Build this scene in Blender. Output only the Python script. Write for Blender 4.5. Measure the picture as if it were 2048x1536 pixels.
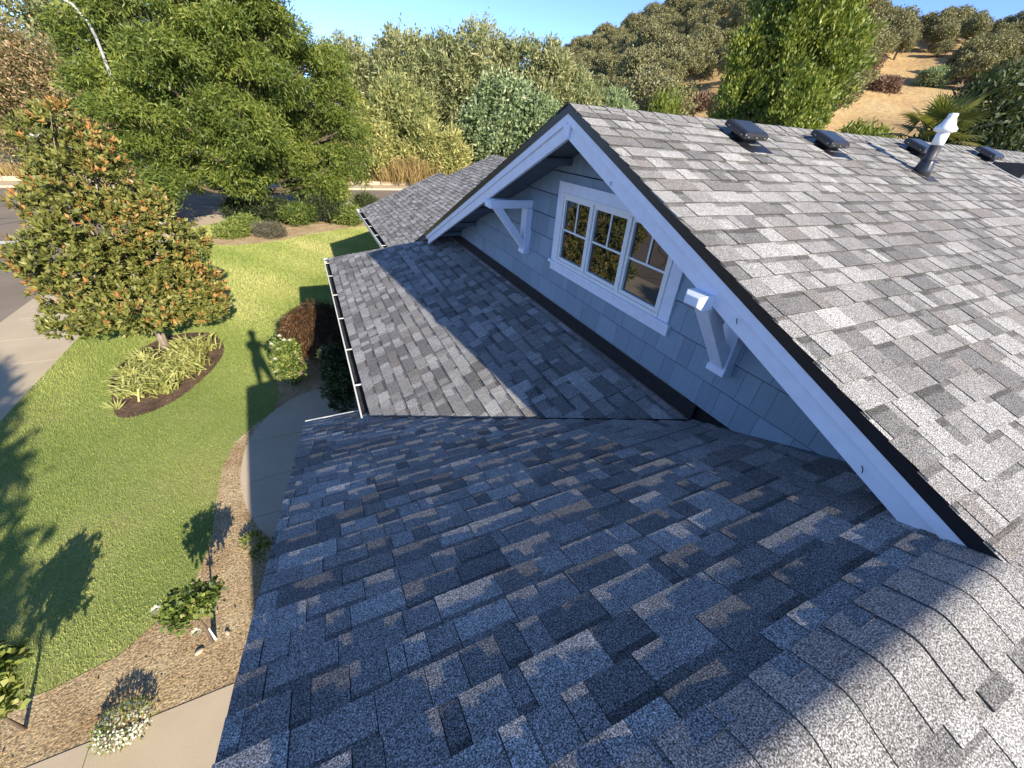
import bpy, math, random
import numpy as np
from mathutils import Vector, Matrix

for o in list(bpy.data.objects): bpy.data.objects.remove(o, do_unlink=True)
SC = bpy.context.scene
COL = SC.collection
R = math.radians

# ------------------------------------------------------------------ camera
cam_d = bpy.data.cameras.new('camera'); cam = bpy.data.objects.new('camera', cam_d); COL.objects.link(cam)
cam_d.sensor_width = 36; cam_d.lens = 36*787.94/2048; cam_d.clip_start = .05; cam_d.clip_end = 3000
_r = Vector((0.90413, -0.42271, 0.06213)); _f = Vector((0.38596, 0.74570, -0.54311)); _u = _r.cross(_f)
cam.matrix_world = Matrix(((_r.x, _u.x, -_f.x, -2.0387), (_r.y, _u.y, -_f.y, -3.3), (_r.z, _u.z, -_f.z, 5.4434), (0, 0, 0, 1)))
SC.camera = cam
# ------------------------------------------------------------------ sky, sun, exposure
SUN_EL, SUN_AZ = R(23.85), R(-9.5)            # the sun stands behind the photographer
sdir = Vector((math.sin(SUN_AZ)*math.cos(SUN_EL), math.cos(SUN_AZ)*math.cos(SUN_EL), -math.sin(SUN_EL)))
W = bpy.data.worlds.new('World'); SC.world = W; W.use_nodes = True
nt = W.node_tree; bg = nt.nodes['Background']; sky = nt.nodes.new('ShaderNodeTexSky')
sky.sky_type = 'NISHITA'; sky.sun_disc = False; sky.sun_elevation = SUN_EL
sky.sun_rotation = math.atan2(-sdir.x, -sdir.y); sky.air_density = .31; sky.dust_density = .0; sky.ozone_density = 3.0; sky.altitude = 300
nt.links.new(sky.outputs[0], bg.inputs[0]); bg.inputs[1].default_value = .15
sl = bpy.data.lights.new('sun', 'SUN'); sl.energy = 2.98; sl.angle = R(.53); sl.color = (1, .895, .72)
so = bpy.data.objects.new('sun', sl); COL.objects.link(so); so.rotation_euler = sdir.to_track_quat('-Z', 'Y').to_euler()
SC.view_settings.view_transform = 'Standard'; SC.view_settings.look = 'None'
SC.view_settings.exposure = 1.72; SC.view_settings.gamma = 1
try:
    SC.cycles.use_denoising = True; SC.cycles.max_bounces = 8; SC.cycles.transparent_max_bounces = 12
except Exception: pass

# ------------------------------------------------------------------ materials
def new_mat(name):
    m = bpy.data.materials.new(name); m.use_nodes = True; n = m.node_tree
    return m, n, n.nodes['Principled BSDF']
def tex(n, kind, **kw):
    t = n.nodes.new(kind)
    for k, v in kw.items():
        if k in t.inputs: t.inputs[k].default_value = v
        else: setattr(t, k, v)
    return t
def coord(n, scale=(1, 1, 1), rot=(0, 0, 0)):
    c = n.nodes.new('ShaderNodeTexCoord'); mp = n.nodes.new('ShaderNodeMapping')
    mp.inputs['Scale'].default_value = scale; mp.inputs['Rotation'].default_value = rot
    n.links.new(c.outputs['Object'], mp.inputs[0]); return mp.outputs[0]
def ramp(n, src, stops, interp='LINEAR'):
    r = n.nodes.new('ShaderNodeValToRGB'); r.color_ramp.interpolation = interp
    e = r.color_ramp.elements
    while len(e) < len(stops): e.new(.5)
    for i, (p, c) in enumerate(stops):
        e[i].position = p; e[i].color = (c[0], c[1], c[2], 1) if isinstance(c, (tuple, list)) else (c, c, c, 1)
    n.links.new(src, r.inputs[0]); return r.outputs[0]
def mix(n, a, b, fac=.5, mode='MIX'):
    m = n.nodes.new('ShaderNodeMix'); m.data_type = 'RGBA'; m.blend_type = mode
    for sock, v in ((m.inputs[0], fac), (m.inputs[6], a), (m.inputs[7], b)):
        if hasattr(v, 'node'): n.links.new(v, sock)
        elif isinstance(v, (int, float)): sock.default_value = v if sock == m.inputs[0] else (v, v, v, 1)
        else: sock.default_value = (*v[:3], 1)
    return m.outputs[2]
def bump(n, src, bsdf, strength=.3, dist=.01):
    b = n.nodes.new('ShaderNodeBump'); b.inputs['Strength'].default_value = strength; b.inputs['Distance'].default_value = dist
    n.links.new(src, b.inputs['Height']); n.links.new(b.outputs[0], bsdf.inputs['Normal'])
def plain(name, col, rough=.6, nscale=8, namt=.15, metal=0, spec=.4, bscale=None, bstr=.2):
    m, n, b = new_mat(name); v = coord(n)
    t = tex(n, 'ShaderNodeTexNoise', Scale=nscale, Detail=5.0); n.links.new(v, t.inputs['Vector'])
    lo = tuple(c*(1-namt) for c in col); hi = tuple(min(1, c*(1+namt)) for c in col)
    n.links.new(ramp(n, t.outputs[0], [(.3, lo), (.7, hi)]), b.inputs['Base Color'])
    b.inputs['Roughness'].default_value = rough; b.inputs['Metallic'].default_value = metal
    b.inputs['Specular IOR Level'].default_value = spec
    if bscale:
        t2 = tex(n, 'ShaderNodeTexNoise', Scale=bscale, Detail=4.0); n.links.new(v, t2.inputs['Vector']); bump(n, t2.outputs[0], b, bstr)
    return m
def attr(n, name='tone'):
    a = n.nodes.new('ShaderNodeAttribute'); a.attribute_name = name; return a
def shingle_mat():
    m, n, b = new_mat('asphalt_shingle'); a = attr(n, 'col'); v = coord(n)
    g = tex(n, 'ShaderNodeTexNoise', Scale=225.0, Detail=2.5, Roughness=.7); n.links.new(v, g.inputs['Vector'])
    g2 = tex(n, 'ShaderNodeTexVoronoi', Scale=330.0); n.links.new(v, g2.inputs['Vector'])
    sp = ramp(n, g.outputs[0], [(.40, .26), (.47, .66), (.525, 1.15), (.59, 1.9), (.65, 2.3)])
    vs = ramp(n, g2.outputs['Color'], [(.1, .55), (.5, 1.0), (.9, 1.4)])
    big = tex(n, 'ShaderNodeTexNoise', Scale=1.3, Detail=3.0); n.links.new(v, big.inputs['Vector'])
    c = mix(n, a.outputs['Color'], sp, 1.0, 'MULTIPLY'); c = mix(n, c, vs, 1.0, 'MULTIPLY')
    c = mix(n, c, ramp(n, big.outputs[0], [(.3, .9), (.7, 1.08)]), 1.0, 'MULTIPLY')
    md = tex(n, 'ShaderNodeTexNoise', Scale=19.0, Detail=4.0, Roughness=.65); n.links.new(v, md.inputs['Vector'])
    c = mix(n, c, ramp(n, md.outputs[0], [(.3, .90), (.7, 1.10)]), 1.0, 'MULTIPLY')
    n.links.new(c, b.inputs['Base Color']); b.inputs['Roughness'].default_value = .85; b.inputs['Specular IOR Level'].default_value = .25
    bump(n, g.outputs[0], b, .5, .0025); return m
def leaf_mat(name, stops, trans=.28, rough=.5, spec=.35):
    m, n, b = new_mat(name); a = attr(n)
    c = ramp(n, a.outputs['Fac'], stops)
    n.links.new(c, b.inputs['Base Color']); b.inputs['Roughness'].default_value = rough; b.inputs['Specular IOR Level'].default_value = spec
    t = n.nodes.new('ShaderNodeBsdfTranslucent')
    n.links.new(mix(n, c, (1.25, 1.35, .55), 1.0, 'MULTIPLY'), t.inputs['Color'])
    ms = n.nodes.new('ShaderNodeMixShader'); ms.inputs[0].default_value = trans
    n.links.new(b.outputs[0], ms.inputs[1]); n.links.new(t.outputs[0], ms.inputs[2])
    n.links.new(ms.outputs[0], n.nodes['Material Output'].inputs['Surface']); return m
def bark_mat(name, col):
    m, n, b = new_mat(name); v = coord(n, (1, 1, .18))
    t = tex(n, 'ShaderNodeTexNoise', Scale=22.0, Detail=6.0); n.links.new(v, t.inputs['Vector'])
    n.links.new(ramp(n, t.outputs[0], [(.3, tuple(c*.5 for c in col)), (.7, tuple(c*1.3 for c in col))]), b.inputs['Base Color'])
    b.inputs['Roughness'].default_value = .9; bump(n, t.outputs[0], b, .6, .02); return m
def ground_mat(name, stops, s1=1.2, s2=60, mid=.5, rough=.95, bstr=.6, bdist=.02, contrast=(.6, 1.35), scale=(1, 1, 1)):
    m, n, b = new_mat(name); v = coord(n, scale)
    t = tex(n, 'ShaderNodeTexNoise', Scale=s1, Detail=6.0, Roughness=.6); n.links.new(v, t.inputs['Vector'])
    t2 = tex(n, 'ShaderNodeTexNoise', Scale=s2, Detail=4.0, Roughness=.7); n.links.new(v, t2.inputs['Vector'])
    c = mix(n, ramp(n, t.outputs[0], stops), ramp(n, t2.outputs[0], [(.34, contrast[0]), (.66, contrast[1])]), 1.0, 'MULTIPLY')
    n.links.new(c, b.inputs['Base Color']); b.inputs['Roughness'].default_value = rough; b.inputs['Specular IOR Level'].default_value = .2
    bump(n, t2.outputs[0], b, bstr, bdist); return m
MT = {}
MT['shingle'] = shingle_mat()
MT['white'] = plain('white_paint', (.74, .79, .89), .45, 14, .05, bscale=90, bstr=.06)
MT['vinyl'] = plain('white_vinyl', (.82, .83, .82), .3, 9, .03)
MT['gutter'] = plain('white_metal', (.80, .79, .74), .35, 9, .06)
MT['trough'] = plain('gutter_inside', (.035, .035, .035), .7, 9, .4)
MT['black_metal'] = plain('black_metal', (.012, .012, .014), .35, 12, .2)
MT['membrane'] = plain('black_flashing', (.010, .010, .012), .75, 20, .4)
MT['copper'] = plain('raw_wood_edge', (.13, .085, .06), .8, 30, .3)
MT['vent'] = plain('black_vent_plastic', (.022, .022, .025), .28, 14, .15, spec=.6)
MT['rubber'] = plain('grey_rubber', (.05, .05, .055), .5, 10, .3)
MT['pvc'] = plain('white_pvc', (.80, .80, .80), .35, 9, .03)
MT['deck'] = plain('roof_deck', (.10, .09, .08), .9, 6, .2)
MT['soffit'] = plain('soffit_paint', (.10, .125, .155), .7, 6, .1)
MT['dark'] = plain('dark_backing', (.006, .006, .006), .9, 3, .1)
def siding_mat():
    m, n, b = new_mat('slate_blue_siding'); v = coord(n, (1, 1, .06)); a = attr(n)
    t = tex(n, 'ShaderNodeTexNoise', Scale=42.0, Detail=5.0, Roughness=.65); n.links.new(v, t.inputs['Vector'])
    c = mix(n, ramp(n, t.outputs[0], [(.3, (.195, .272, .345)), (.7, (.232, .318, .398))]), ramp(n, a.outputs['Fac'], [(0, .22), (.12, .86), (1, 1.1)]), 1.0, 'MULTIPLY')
    n.links.new(c, b.inputs['Base Color']); b.inputs['Roughness'].default_value = .55
    bump(n, t.outputs[0], b, .55, .006); return m
MT['siding'] = siding_mat()
def glass_mat():
    m, n, b = new_mat('window_glass'); b.inputs['Base Color'].default_value = (.008, .009, .010, 1)
    b.inputs['Roughness'].default_value = .012; b.inputs['IOR'].default_value = 1.78; b.inputs['Specular IOR Level'].default_value = 1.0
    v = coord(n); t = tex(n, 'ShaderNodeTexNoise', Scale=2.2, Detail=1.0); n.links.new(v, t.inputs['Vector']); bump(n, t.outputs[0], b, .012, .02); return m
MT['glass'] = glass_mat()
MT['lawn'] = ground_mat('lawn_turf', [(.30, (.18, .235, .06)), (.5, (.26, .305, .095)), (.68, (.34, .33, .13))], .55, 38, contrast=(.7, 1.25), bstr=.5)
MT['soil'] = ground_mat('bark_mulch', [(.3, (.34, .225, .115)), (.5, (.47, .345, .20)), (.7, (.55, .44, .27))], 1.6, 42, contrast=(.35, 1.7), bstr=1.0, bdist=.03)
MT['soil_dark'] = ground_mat('dark_mulch', [(.3, (.085, .052, .036)), (.6, (.17, .11, .075)), (.75, (.26, .19, .13))], 3.0, 55, contrast=(.35, 1.7), bstr=1.0, bdist=.03)
MT['concrete'] = ground_mat('concrete', [(.3, (.47, .385, .27)), (.7, (.55, .455, .33))], 1.1, 130, contrast=(.88, 1.1), bstr=.2, bdist=.004)
MT['asphalt'] = ground_mat('asphalt_road', [(.3, (.205, .168, .128)), (.7, (.27, .222, .175))], .5, 120, contrast=(.8, 1.2), bstr=.3, bdist=.006)
MT['tar'] = plain('tar_crack', (.028, .026, .026), .7, 9, .2)
MT['roadpaint'] = plain('road_paint', (.62, .62, .58), .7, 20, .15)
MT['dry'] = ground_mat('dry_grass', [(.3, (.37, .245, .115)), (.55, (.47, .325, .155)), (.75, (.55, .40, .21))], .06, 1.1, contrast=(.72, 1.2), bstr=.6, bdist=.25)
MT['bark'] = bark_mat('bark', (.13, .095, .07)); MT['bark_pale'] = bark_mat('pale_bark', (.30, .24, .19))
MT['lamp'] = plain('galvanised_pole', (.42, .42, .43), .4, 5, .08, metal=.2)
MT['wallstone'] = plain('pale_block', (.44, .36, .27), .9, 3, .15, bscale=30)
G_ = lambda *c: c
MT['L_ash'] = leaf_mat('ash_leaves', [(0, (0.045, 0.066, 0.016)), (.45, (0.106, 0.151, 0.026)), (.8, (0.186, 0.228, 0.044)), (1, (0.296, 0.305, 0.066))])
MT['L_mag'] = leaf_mat('magnolia_leaves', [(0, (0.056, 0.074, 0.018)), (.35, (0.140, 0.157, 0.038)), (.58, (0.258, 0.252, 0.069)), (.7, (0.325, 0.213, 0.069)), (.84, (0.426, 0.185, 0.062)), (1, (0.560, 0.302, 0.123))], .18, .45, .3)
MT['L_willow'] = leaf_mat('olive_leaves', [(0, (0.110, 0.129, 0.054)), (.5, (0.256, 0.277, 0.127)), (.85, (0.400, 0.392, 0.198)), (1, (0.534, 0.472, 0.256))])
MT['L_cotton'] = leaf_mat('grey_green_leaves', [(0, (0.086, 0.131, 0.055)), (.5, (0.214, 0.276, 0.133)), (1, (0.438, 0.480, 0.276))])
MT['L_yellow'] = leaf_mat('yellow_green_leaves', [(0, (0.126, 0.151, 0.054)), (.5, (0.277, 0.302, 0.114)), (.85, (0.470, 0.445, 0.164)), (1, (0.672, 0.554, 0.252))])
MT['L_peach'] = leaf_mat('dry_peach_leaves', [(0, (0.102, 0.102, 0.042)), (.42, (0.198, 0.174, 0.074)), (.62, (0.384, 0.258, 0.138)), (1, (0.624, 0.444, 0.276))])
MT['L_oak'] = leaf_mat('oak_leaves', [(0, (0.131, 0.129, 0.063)), (.5, (0.214, 0.205, 0.092)), (1, (0.317, 0.282, 0.137))], .15)
MT['L_maple'] = leaf_mat('bright_maple_leaves', [(0, (0.053, 0.090, 0.020)), (.5, (0.163, 0.209, 0.036)), (1, (0.337, 0.337, 0.067))])
MT['L_dark'] = leaf_mat('dark_green_leaves', [(0, (0.017, 0.029, 0.012)), (.6, (0.048, 0.070, 0.026)), (1, (0.102, 0.120, 0.048))])
MT['L_rose'] = leaf_mat('rose_leaves', [(0, (0.041, 0.070, 0.016)), (.5, (0.115, 0.169, 0.035)), (.85, (0.230, 0.270, 0.065)), (1, (0.324, 0.338, 0.095))])
MT['L_iris'] = leaf_mat('iris_leaves', [(0, (0.144, 0.170, 0.043)), (.5, (0.301, 0.324, 0.101)), (1, (0.489, 0.475, 0.186))], .3)
MT['L_red'] = leaf_mat('bronze_leaves', [(0, (.034, .020, .011)), (.5, (.085, .046, .022)), (1, (.21, .105, .045))])
MT['L_lav'] = leaf_mat('lavender_leaves', [(0, (.075, .070, .048)), (1, (.21, .19, .135))])
MT['L_palm'] = leaf_mat('palm_leaves', [(0, (.03, .045, .012)), (.6, (.12, .135, .035)), (1, (.26, .23, .08))])
MT['L_grass'] = leaf_mat('grass_blades', [(0, (0.173, 0.239, 0.053)), (.5, (0.340, 0.406, 0.108)), (.85, (0.492, 0.493, 0.187)), (1, (0.636, 0.589, 0.280))], .25, .6, .2)
MT['L_straw'] = leaf_mat('straw', [(0, (.23, .16, .07)), (1, (.50, .38, .17))])
MT['L_bush'] = leaf_mat('reddish_brush', [(0, (0.111, 0.068, 0.044)), (1, (0.260, 0.156, 0.104))], .1)
MT['petal'] = leaf_mat('white_petals', [(0, (.60, .58, .48)), (1, (.85, .84, .78))], .2)

# ------------------------------------------------------------------ helpers
def tag(o, label=None, cat=None, group=None, kind=None):
    if label: o['label'] = label
    if cat: o['category'] = cat
    if group: o['group'] = group
    if kind: o['kind'] = kind
    return o
def link(o, parent=None):
    COL.objects.link(o)
    if parent is not None: o.parent = parent
    return o
def empty(name, loc=(0, 0, 0), label=None, cat=None, group=None, parent=None, rz=0):
    o = bpy.data.objects.new(name, None); o.location = loc; o.rotation_euler = (0, 0, rz); o.empty_display_size = .2
    link(o, parent); return tag(o, label, cat, group)
class MB:
    def __init__(s): s.v = []; s.f = []; s.c = []; s.cur = (1, 1, 1)
    def add(s, vs, fs):
        k = len(s.v); s.v += [tuple(p) for p in vs]
        for f in fs: s.f.append(tuple(i+k for i in f)); s.c.append(s.cur)
    def box(s, a, b, M=None):
        x0, y0, z0 = a; x1, y1, z1 = b
        vs = [Vector(p) for p in ((x0, y0, z0), (x1, y0, z0), (x1, y1, z0), (x0, y1, z0), (x0, y0, z1), (x1, y0, z1), (x1, y1, z1), (x0, y1, z1))]
        if M is not None: vs = [M @ p for p in vs]
        s.add(vs, [(0, 3, 2, 1), (4, 5, 6, 7), (0, 1, 5, 4), (1, 2, 6, 5), (2, 3, 7, 6), (3, 0, 4, 7)])
    def prism(s, pts, off):
        """pts: a planar polygon of 3-D points, swept by the vector off"""
        n = len(pts); pts = [Vector(p) for p in pts]; off = Vector(off)
        nn = Vector((0, 0, 0))
        for i in range(n): nn += pts[i].cross(pts[(i+1) % n])
        if nn.dot(off) > 0: pts = pts[::-1]
        s.add(pts+[p+off for p in pts], [tuple(range(n)), tuple(range(2*n-1, n-1, -1))]+[((i+1) % n, i, i+n, (i+1) % n+n) for i in range(n)])
    def tube(s, pts, rad, seg=8, cap=True):
        pts = [Vector(p) for p in pts]; k = len(s.v); rings = []
        up = Vector((0, 0, 1)); prev = None
        for i, p in enumerate(pts):
            t = (pts[min(i+1, len(pts)-1)]-pts[max(i-1, 0)]).normalized()
            if prev is None:
                a = t.cross(up if abs(t.z) < .9 else Vector((1, 0, 0))).normalized()
            else:
                a = (prev-t*prev.dot(t)).normalized()
            prev = a; b = t.cross(a)
            r = rad[i] if hasattr(rad, '__len__') else rad
            rings.append([p+(a*math.cos(2*math.pi*j/seg)+b*math.sin(2*math.pi*j/seg))*r for j in range(seg)])
        vs = [q for ring in rings for q in ring]; fs = []
        for i in range(len(pts)-1):
            for j in range(seg):
                j2 = (j+1) % seg; fs.append((i*seg+j, i*seg+j2, (i+1)*seg+j2, (i+1)*seg+j))
        if cap: fs += [tuple(range(seg-1, -1, -1)), tuple(range((len(pts)-1)*seg, len(pts)*seg))]
        s.add(vs, fs)
    def lathe(s, prof, M=None, seg=20):
        vs = []; n = len(prof)
        for r, z in prof:
            for j in range(seg): vs.append(Vector((r*math.cos(2*math.pi*j/seg), r*math.sin(2*math.pi*j/seg), z)))
        if M is not None: vs = [M @ p for p in vs]
        fs = [(i*seg+j, i*seg+(j+1) % seg, (i+1)*seg+(j+1) % seg, (i+1)*seg+j) for i in range(n-1) for j in range(seg)]
        fs += [tuple(range(seg-1, -1, -1)), tuple(range((n-1)*seg, n*seg))]
        s.add(vs, fs)
    def build(s, name, mat, parent=None, smooth=False, col=False, bevel=0, loc=None):
        me = bpy.data.meshes.new(name); me.from_pydata(s.v, [], s.f); me.update()
        if col:
            a = me.attributes.new('col', 'FLOAT_COLOR', 'FACE')
            a.data.foreach_set('color', np.array([(c[0], c[1], c[2], 1) for c in s.c], 'f').ravel())
        for m in (mat if isinstance(mat, (list, tuple)) else [mat]): me.materials.append(m)
        if smooth: me.polygons.foreach_set('use_smooth', [True]*len(me.polygons))
        o = bpy.data.objects.new(name, me); link(o, parent)
        if loc is not None: o.location = loc
        if bevel:
            md = o.modifiers.new('bevel', 'BEVEL'); md.width = bevel; md.segments = 2; md.limit_method = 'ANGLE'
        return o
def quads(name, V, tone, mat, parent=None, n=4):
    """V: (N, n, 3) array of separate faces, tone: (N,)"""
    N = len(V); me = bpy.data.meshes.new(name)
    me.vertices.add(N*n); me.vertices.foreach_set('co', np.ascontiguousarray(V, 'f').ravel())
    me.loops.add(N*n); me.loops.foreach_set('vertex_index', np.arange(N*n, dtype='i'))
    me.polygons.add(N); me.polygons.foreach_set('loop_start', np.arange(0, N*n, n, dtype='i'))
    a = me.attributes.new('tone', 'FLOAT', 'FACE'); a.data.foreach_set('value', np.clip(tone, 0, 1).astype('f'))
    me.update(calc_edges=True); me.materials.append(mat)
    o = bpy.data.objects.new(name, me); return link(o, parent)
def unit(a): return a/(np.linalg.norm(a, axis=-1, keepdims=True)+1e-9)
def leaves(P, D, L, Wd, rng, roll=None):
    """diamond leaves: base points P, directions D"""
    D = unit(D); N = len(P); L = np.broadcast_to(L, (N,))[:, None]; Wd = np.broadcast_to(Wd, (N,))[:, None]
    r = unit(rng.normal(size=(N, 3))) if roll is None else roll
    S = unit(np.cross(D, r)); m = P+D*L*.48
    return np.stack([P, m+S*Wd*.5, P+D*L, m-S*Wd*.5], 1)
def lumps(blobs, n, rng, shell=.25, top=0.0):
    """points over a set of ellipsoid blobs (x, y, z, rx, ry, rz); returns points and outward directions"""
    B = np.array(blobs, float); w = (B[:, 3]*B[:, 4]+B[:, 4]*B[:, 5]+B[:, 3]*B[:, 5]); w /= w.sum()
    i = rng.choice(len(B), n, p=w); d = unit(rng.normal(size=(n, 3)))
    if top: d[:, 2] = np.where((d[:, 2] < 0) & (rng.random(n) < top), -d[:, 2], d[:, 2])
    rr = 1-shell*rng.random(n)**1.4
    P = B[i, :3]+d*B[i, 3:]*rr[:, None]; keep = np.ones(n, bool)
    for b in B:
        q = (((P-b[:3])/b[3:])**2).sum(1); keep &= q > (1-shell)**2*.72
    return P[keep], unit(d/B[i, 3:])[keep]
def crown(name, blobs, mat, parent, rng, tufts=1500, per=10, L=.2, Wd=.06, spread=.12, droop=-.1, out=.6, shell=.3, tone=(.45, .18, .2), top=.3, rnd=1.0, lift=None, clump=None):
    if clump is None: P, D = lumps(blobs, tufts, rng, shell, top)
    else:                                    # tufts gathered into sprays: (how many to a spray, radius, height, droop at the rim)
        k, cr, ch, cd = clump; P0, D0 = lumps(blobs, int(tufts/k*1.15), rng, shell, top); j = np.repeat(np.arange(len(P0)), k); nn = len(j)
        a = rng.uniform(0, 2*math.pi, nn); rr = np.sqrt(rng.random(nn))*cr*np.repeat(rng.uniform(.6, 1.35, len(P0)), k)
        off = np.stack([np.cos(a)*rr, np.sin(a)*rr, rng.normal(0, ch, nn)-cd*(rr/cr)**2], 1); P = P0[j]+off; D = unit(D0[j]+np.stack([np.cos(a)*rr/cr, np.sin(a)*rr/cr, 0*a], 1)*.6)
    n = len(P); tt = rng.normal(tone[0], tone[1], n)
    if lift is not None: tt = lift(P, D, tt, rng)
    i = np.repeat(np.arange(n), per); m = len(i)
    d = unit(rng.normal(size=(m, 3)))*rnd+D[i]*out; d[:, 2] += droop
    p = P[i]+rng.normal(size=(m, 3))*spread
    V = leaves(p, d, L*(.7+.6*rng.random(m)), Wd*(.7+.6*rng.random(m)), rng)
    return quads(name, V, tt[i]+rng.normal(0, tone[2]*.5, m), mat, parent)
def limbs(name, base, blobs, r0, mat, parent, rng, fork=.35, lean=(0, 0), n=None):
    mb = MB(); b = Vector(base); zmax = max(q[2] for q in blobs); zmin = min(q[2]-q[5] for q in blobs)
    h = b.z+max(.3, (zmax-b.z)*fork); top = Vector((b.x+lean[0], b.y+lean[1], zmax))
    def axis(t): return b.lerp(top, t)+Vector((math.sin(t*5+b.x)*.03, math.cos(t*4+b.y)*.03, 0))*(zmax-b.z)*.3*t
    k = 7; mb.tube([axis(i/k) for i in range(k+1)], [r0*(1.25 if i == 0 else 1-.85*i/k) for i in range(k+1)], 9)
    for q in (blobs if n is None else blobs[:n]):
        t = max(.12, min(.9, (q[2]-b.z)/(zmax-b.z+1e-6)*.6)); s = axis(t); e = Vector(q[:3]); e.z += q[5]*.2
        mid = s.lerp(e, .5)+Vector((rng.normal()*.08, rng.normal()*.08, -.04))*(e-s).length
        rr = r0*(1-.8*t)*.55; mb.tube([s, mid, e], [rr, rr*.65, rr*.22], 6)
        for _ in range(3):
            d = unit(rng.normal(size=3)); e2 = Vector((q[0]+d[0]*q[3]*.9, q[1]+d[1]*q[4]*.9, q[2]+abs(d[2])*q[5]*.8))
            mb.tube([mid, mid.lerp(e2, .55)+Vector((0, 0, .05)), e2], [rr*.5, rr*.3, rr*.08], 5)
    return mb.build(name, mat, parent, smooth=True)
def clip_poly(poly, hp):
    """clip a 2-D polygon by half planes (a, b, c): a*u + b*v <= c"""
    for a, b, c in hp:
        out = []; n = len(poly)
        for i in range(n):
            p, q = poly[i], poly[(i+1) % n]; dp = a*p[0]+b*p[1]-c; dq = a*q[0]+b*q[1]-c
            if dp <= 0: out.append(p)
            if (dp < 0 < dq) or (dq < 0 < dp):
                t = dp/(dp-dq); out.append((p[0]+(q[0]-p[0])*t, p[1]+(q[1]-p[1])*t))
        poly = out
        if len(poly) < 3: return []
    return poly
def halfplanes(poly):
    A = sum(poly[i][0]*poly[(i+1) % len(poly)][1]-poly[(i+1) % len(poly)][0]*poly[i][1] for i in range(len(poly)))
    if A < 0: poly = poly[::-1]
    hp = []
    for i in range(len(poly)):
        (x0, y0), (x1, y1) = poly[i], poly[(i+1) % len(poly)]; dx, dy = x1-x0, y1-y0
        hp.append((dy, -dx, dy*x0-dx*y0))
    return hp
def inside(poly, P):
    x, y = P[:, 0], P[:, 1]; r = np.zeros(len(P), bool)
    for i in range(len(poly)):
        (x0, y0), (x1, y1) = poly[i], poly[i-1]
        c = ((y0 > y) != (y1 > y)) & (x < (x1-x0)*(y-y0)/((y1-y0) if y1 != y0 else 1e-9)+x0); r ^= c
    return r
def smooth_closed(pts, k=4):
    P = [Vector((p[0], p[1])) for p in pts]; n = len(P); out = []
    for i in range(n):
        a, b, c, d = P[i-1], P[i], P[(i+1) % n], P[(i+2) % n]
        for j in range(k):
            t = j/k; q = .5*((2*b)+(c-a)*t+(2*a-5*b+4*c-d)*t*t+(3*b-a-3*c+d)*t**3); out.append((q.x, q.y))
    return out
def slab(name, poly, z0, z1, mat, label=None, cat=None, kind='structure', parent=None):
    mb = MB(); mb.prism([(x, y, z0) for x, y in poly], (0, 0, z1-z0)); o = mb.build(name, mat, parent)
    return tag(o, label, cat, None, kind)

# ------------------------------------------------------------------ ground, roads, hill
rng = np.random.default_rng(7); random.seed(7)
CX, CY = -2.04, -3.3
SKY = [(-180, -6), (-60, -6), (20, -6), (26, .5), (31.6, 4.0), (36, 5.7), (40.5, 7.6), (43.6, 9.0), (48, 11.2), (53, 11.6), (57, 9.0), (60, 6.7), (63.4, 5.9), (66, 5.7), (69.5, 5.5), (75, 5.0), (95, 3), (120, -6), (180, -6)]
def hill_z(x, y):
    dx, dy = x-CX, y-CY; r = np.hypot(dx, dy); th = np.degrees(np.arctan2(dx, dy))
    e = np.interp(th, [s[0] for s in SKY], [s[1] for s in SKY])
    h = 5.44+232*np.tan(np.radians(e)); h = np.maximum(h+14, 0)*.95
    t = np.clip((r-64)/168, 0, 1.15); z = h*(t**1.08)
    z = np.where(r > 232, h*1.0+(r-232)*.02, z)
    return np.where(e > -5.5, np.maximum(z-.0, 0), 0)
def ground():
    ra = [0]; r = 4
    while r < 60: ra.append(r); r += 8
    while r < 300: ra.append(r); r += 5
    ra += [360, 500, 900, 2500]; th = np.radians(np.arange(-180, 180, 2.0)); V = []; F = []
    for i, q in enumerate(ra):
        for a in th:
            x, y = CX+q*math.sin(a), CY+q*math.cos(a)
            z = float(hill_z(np.array(x), np.array(y))) if 60 < q < 400 else 0
            if 60 < q < 400 and z > 1: z += 1.1*math.sin(x*.11+1)*math.cos(y*.09)+.5*math.sin(x*.31)*math.sin(y*.27)
            V.append((x, y, z-.16))
    n = len(th)
    for i in range(len(ra)-1):
        for j in range(n): F.append((i*n+j, (i+1)*n+j, (i+1)*n+(j+1) % n, i*n+(j+1) % n)[::-1])
    mb = MB(); mb.add(V, F); o = mb.build('ground', MT['dry'], smooth=True); tag(o, 'dry golden ground rising to a hillside', 'ground', None, 'structure')
ground()
def arc(cx, cy, r, a0, a1, n=14): return [(cx+r*math.cos(R(a0+(a1-a0)*i/n)), cy+r*math.sin(R(a0+(a1-a0)*i/n))) for i in range(n+1)]
road = [(-19.5, -60), (-10.27, -60), (-10.27, 20.5)]+arc(-1.2, 20.5, 9.07, 180, 90)+[(60, 29.57), (60, 38.6), (-80, 38.6), (-80, 29.57), (-26, 29.57)]+arc(-25, 24, 5.5, 90, 0)
slab('road', road, -.155, -.13, MT['asphalt'])
kerb = [(-10.27, -60)]+[(-10.27, 20.5)]+arc(-1.2, 20.5, 9.07, 180, 90)+[(60, 29.57), (60, 29.42)]+arc(-1.2, 20.5, 8.92, 90, 180)+[(-10.12, -60)]
slab('kerb', kerb, -.15, .0, MT['concrete'])
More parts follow.
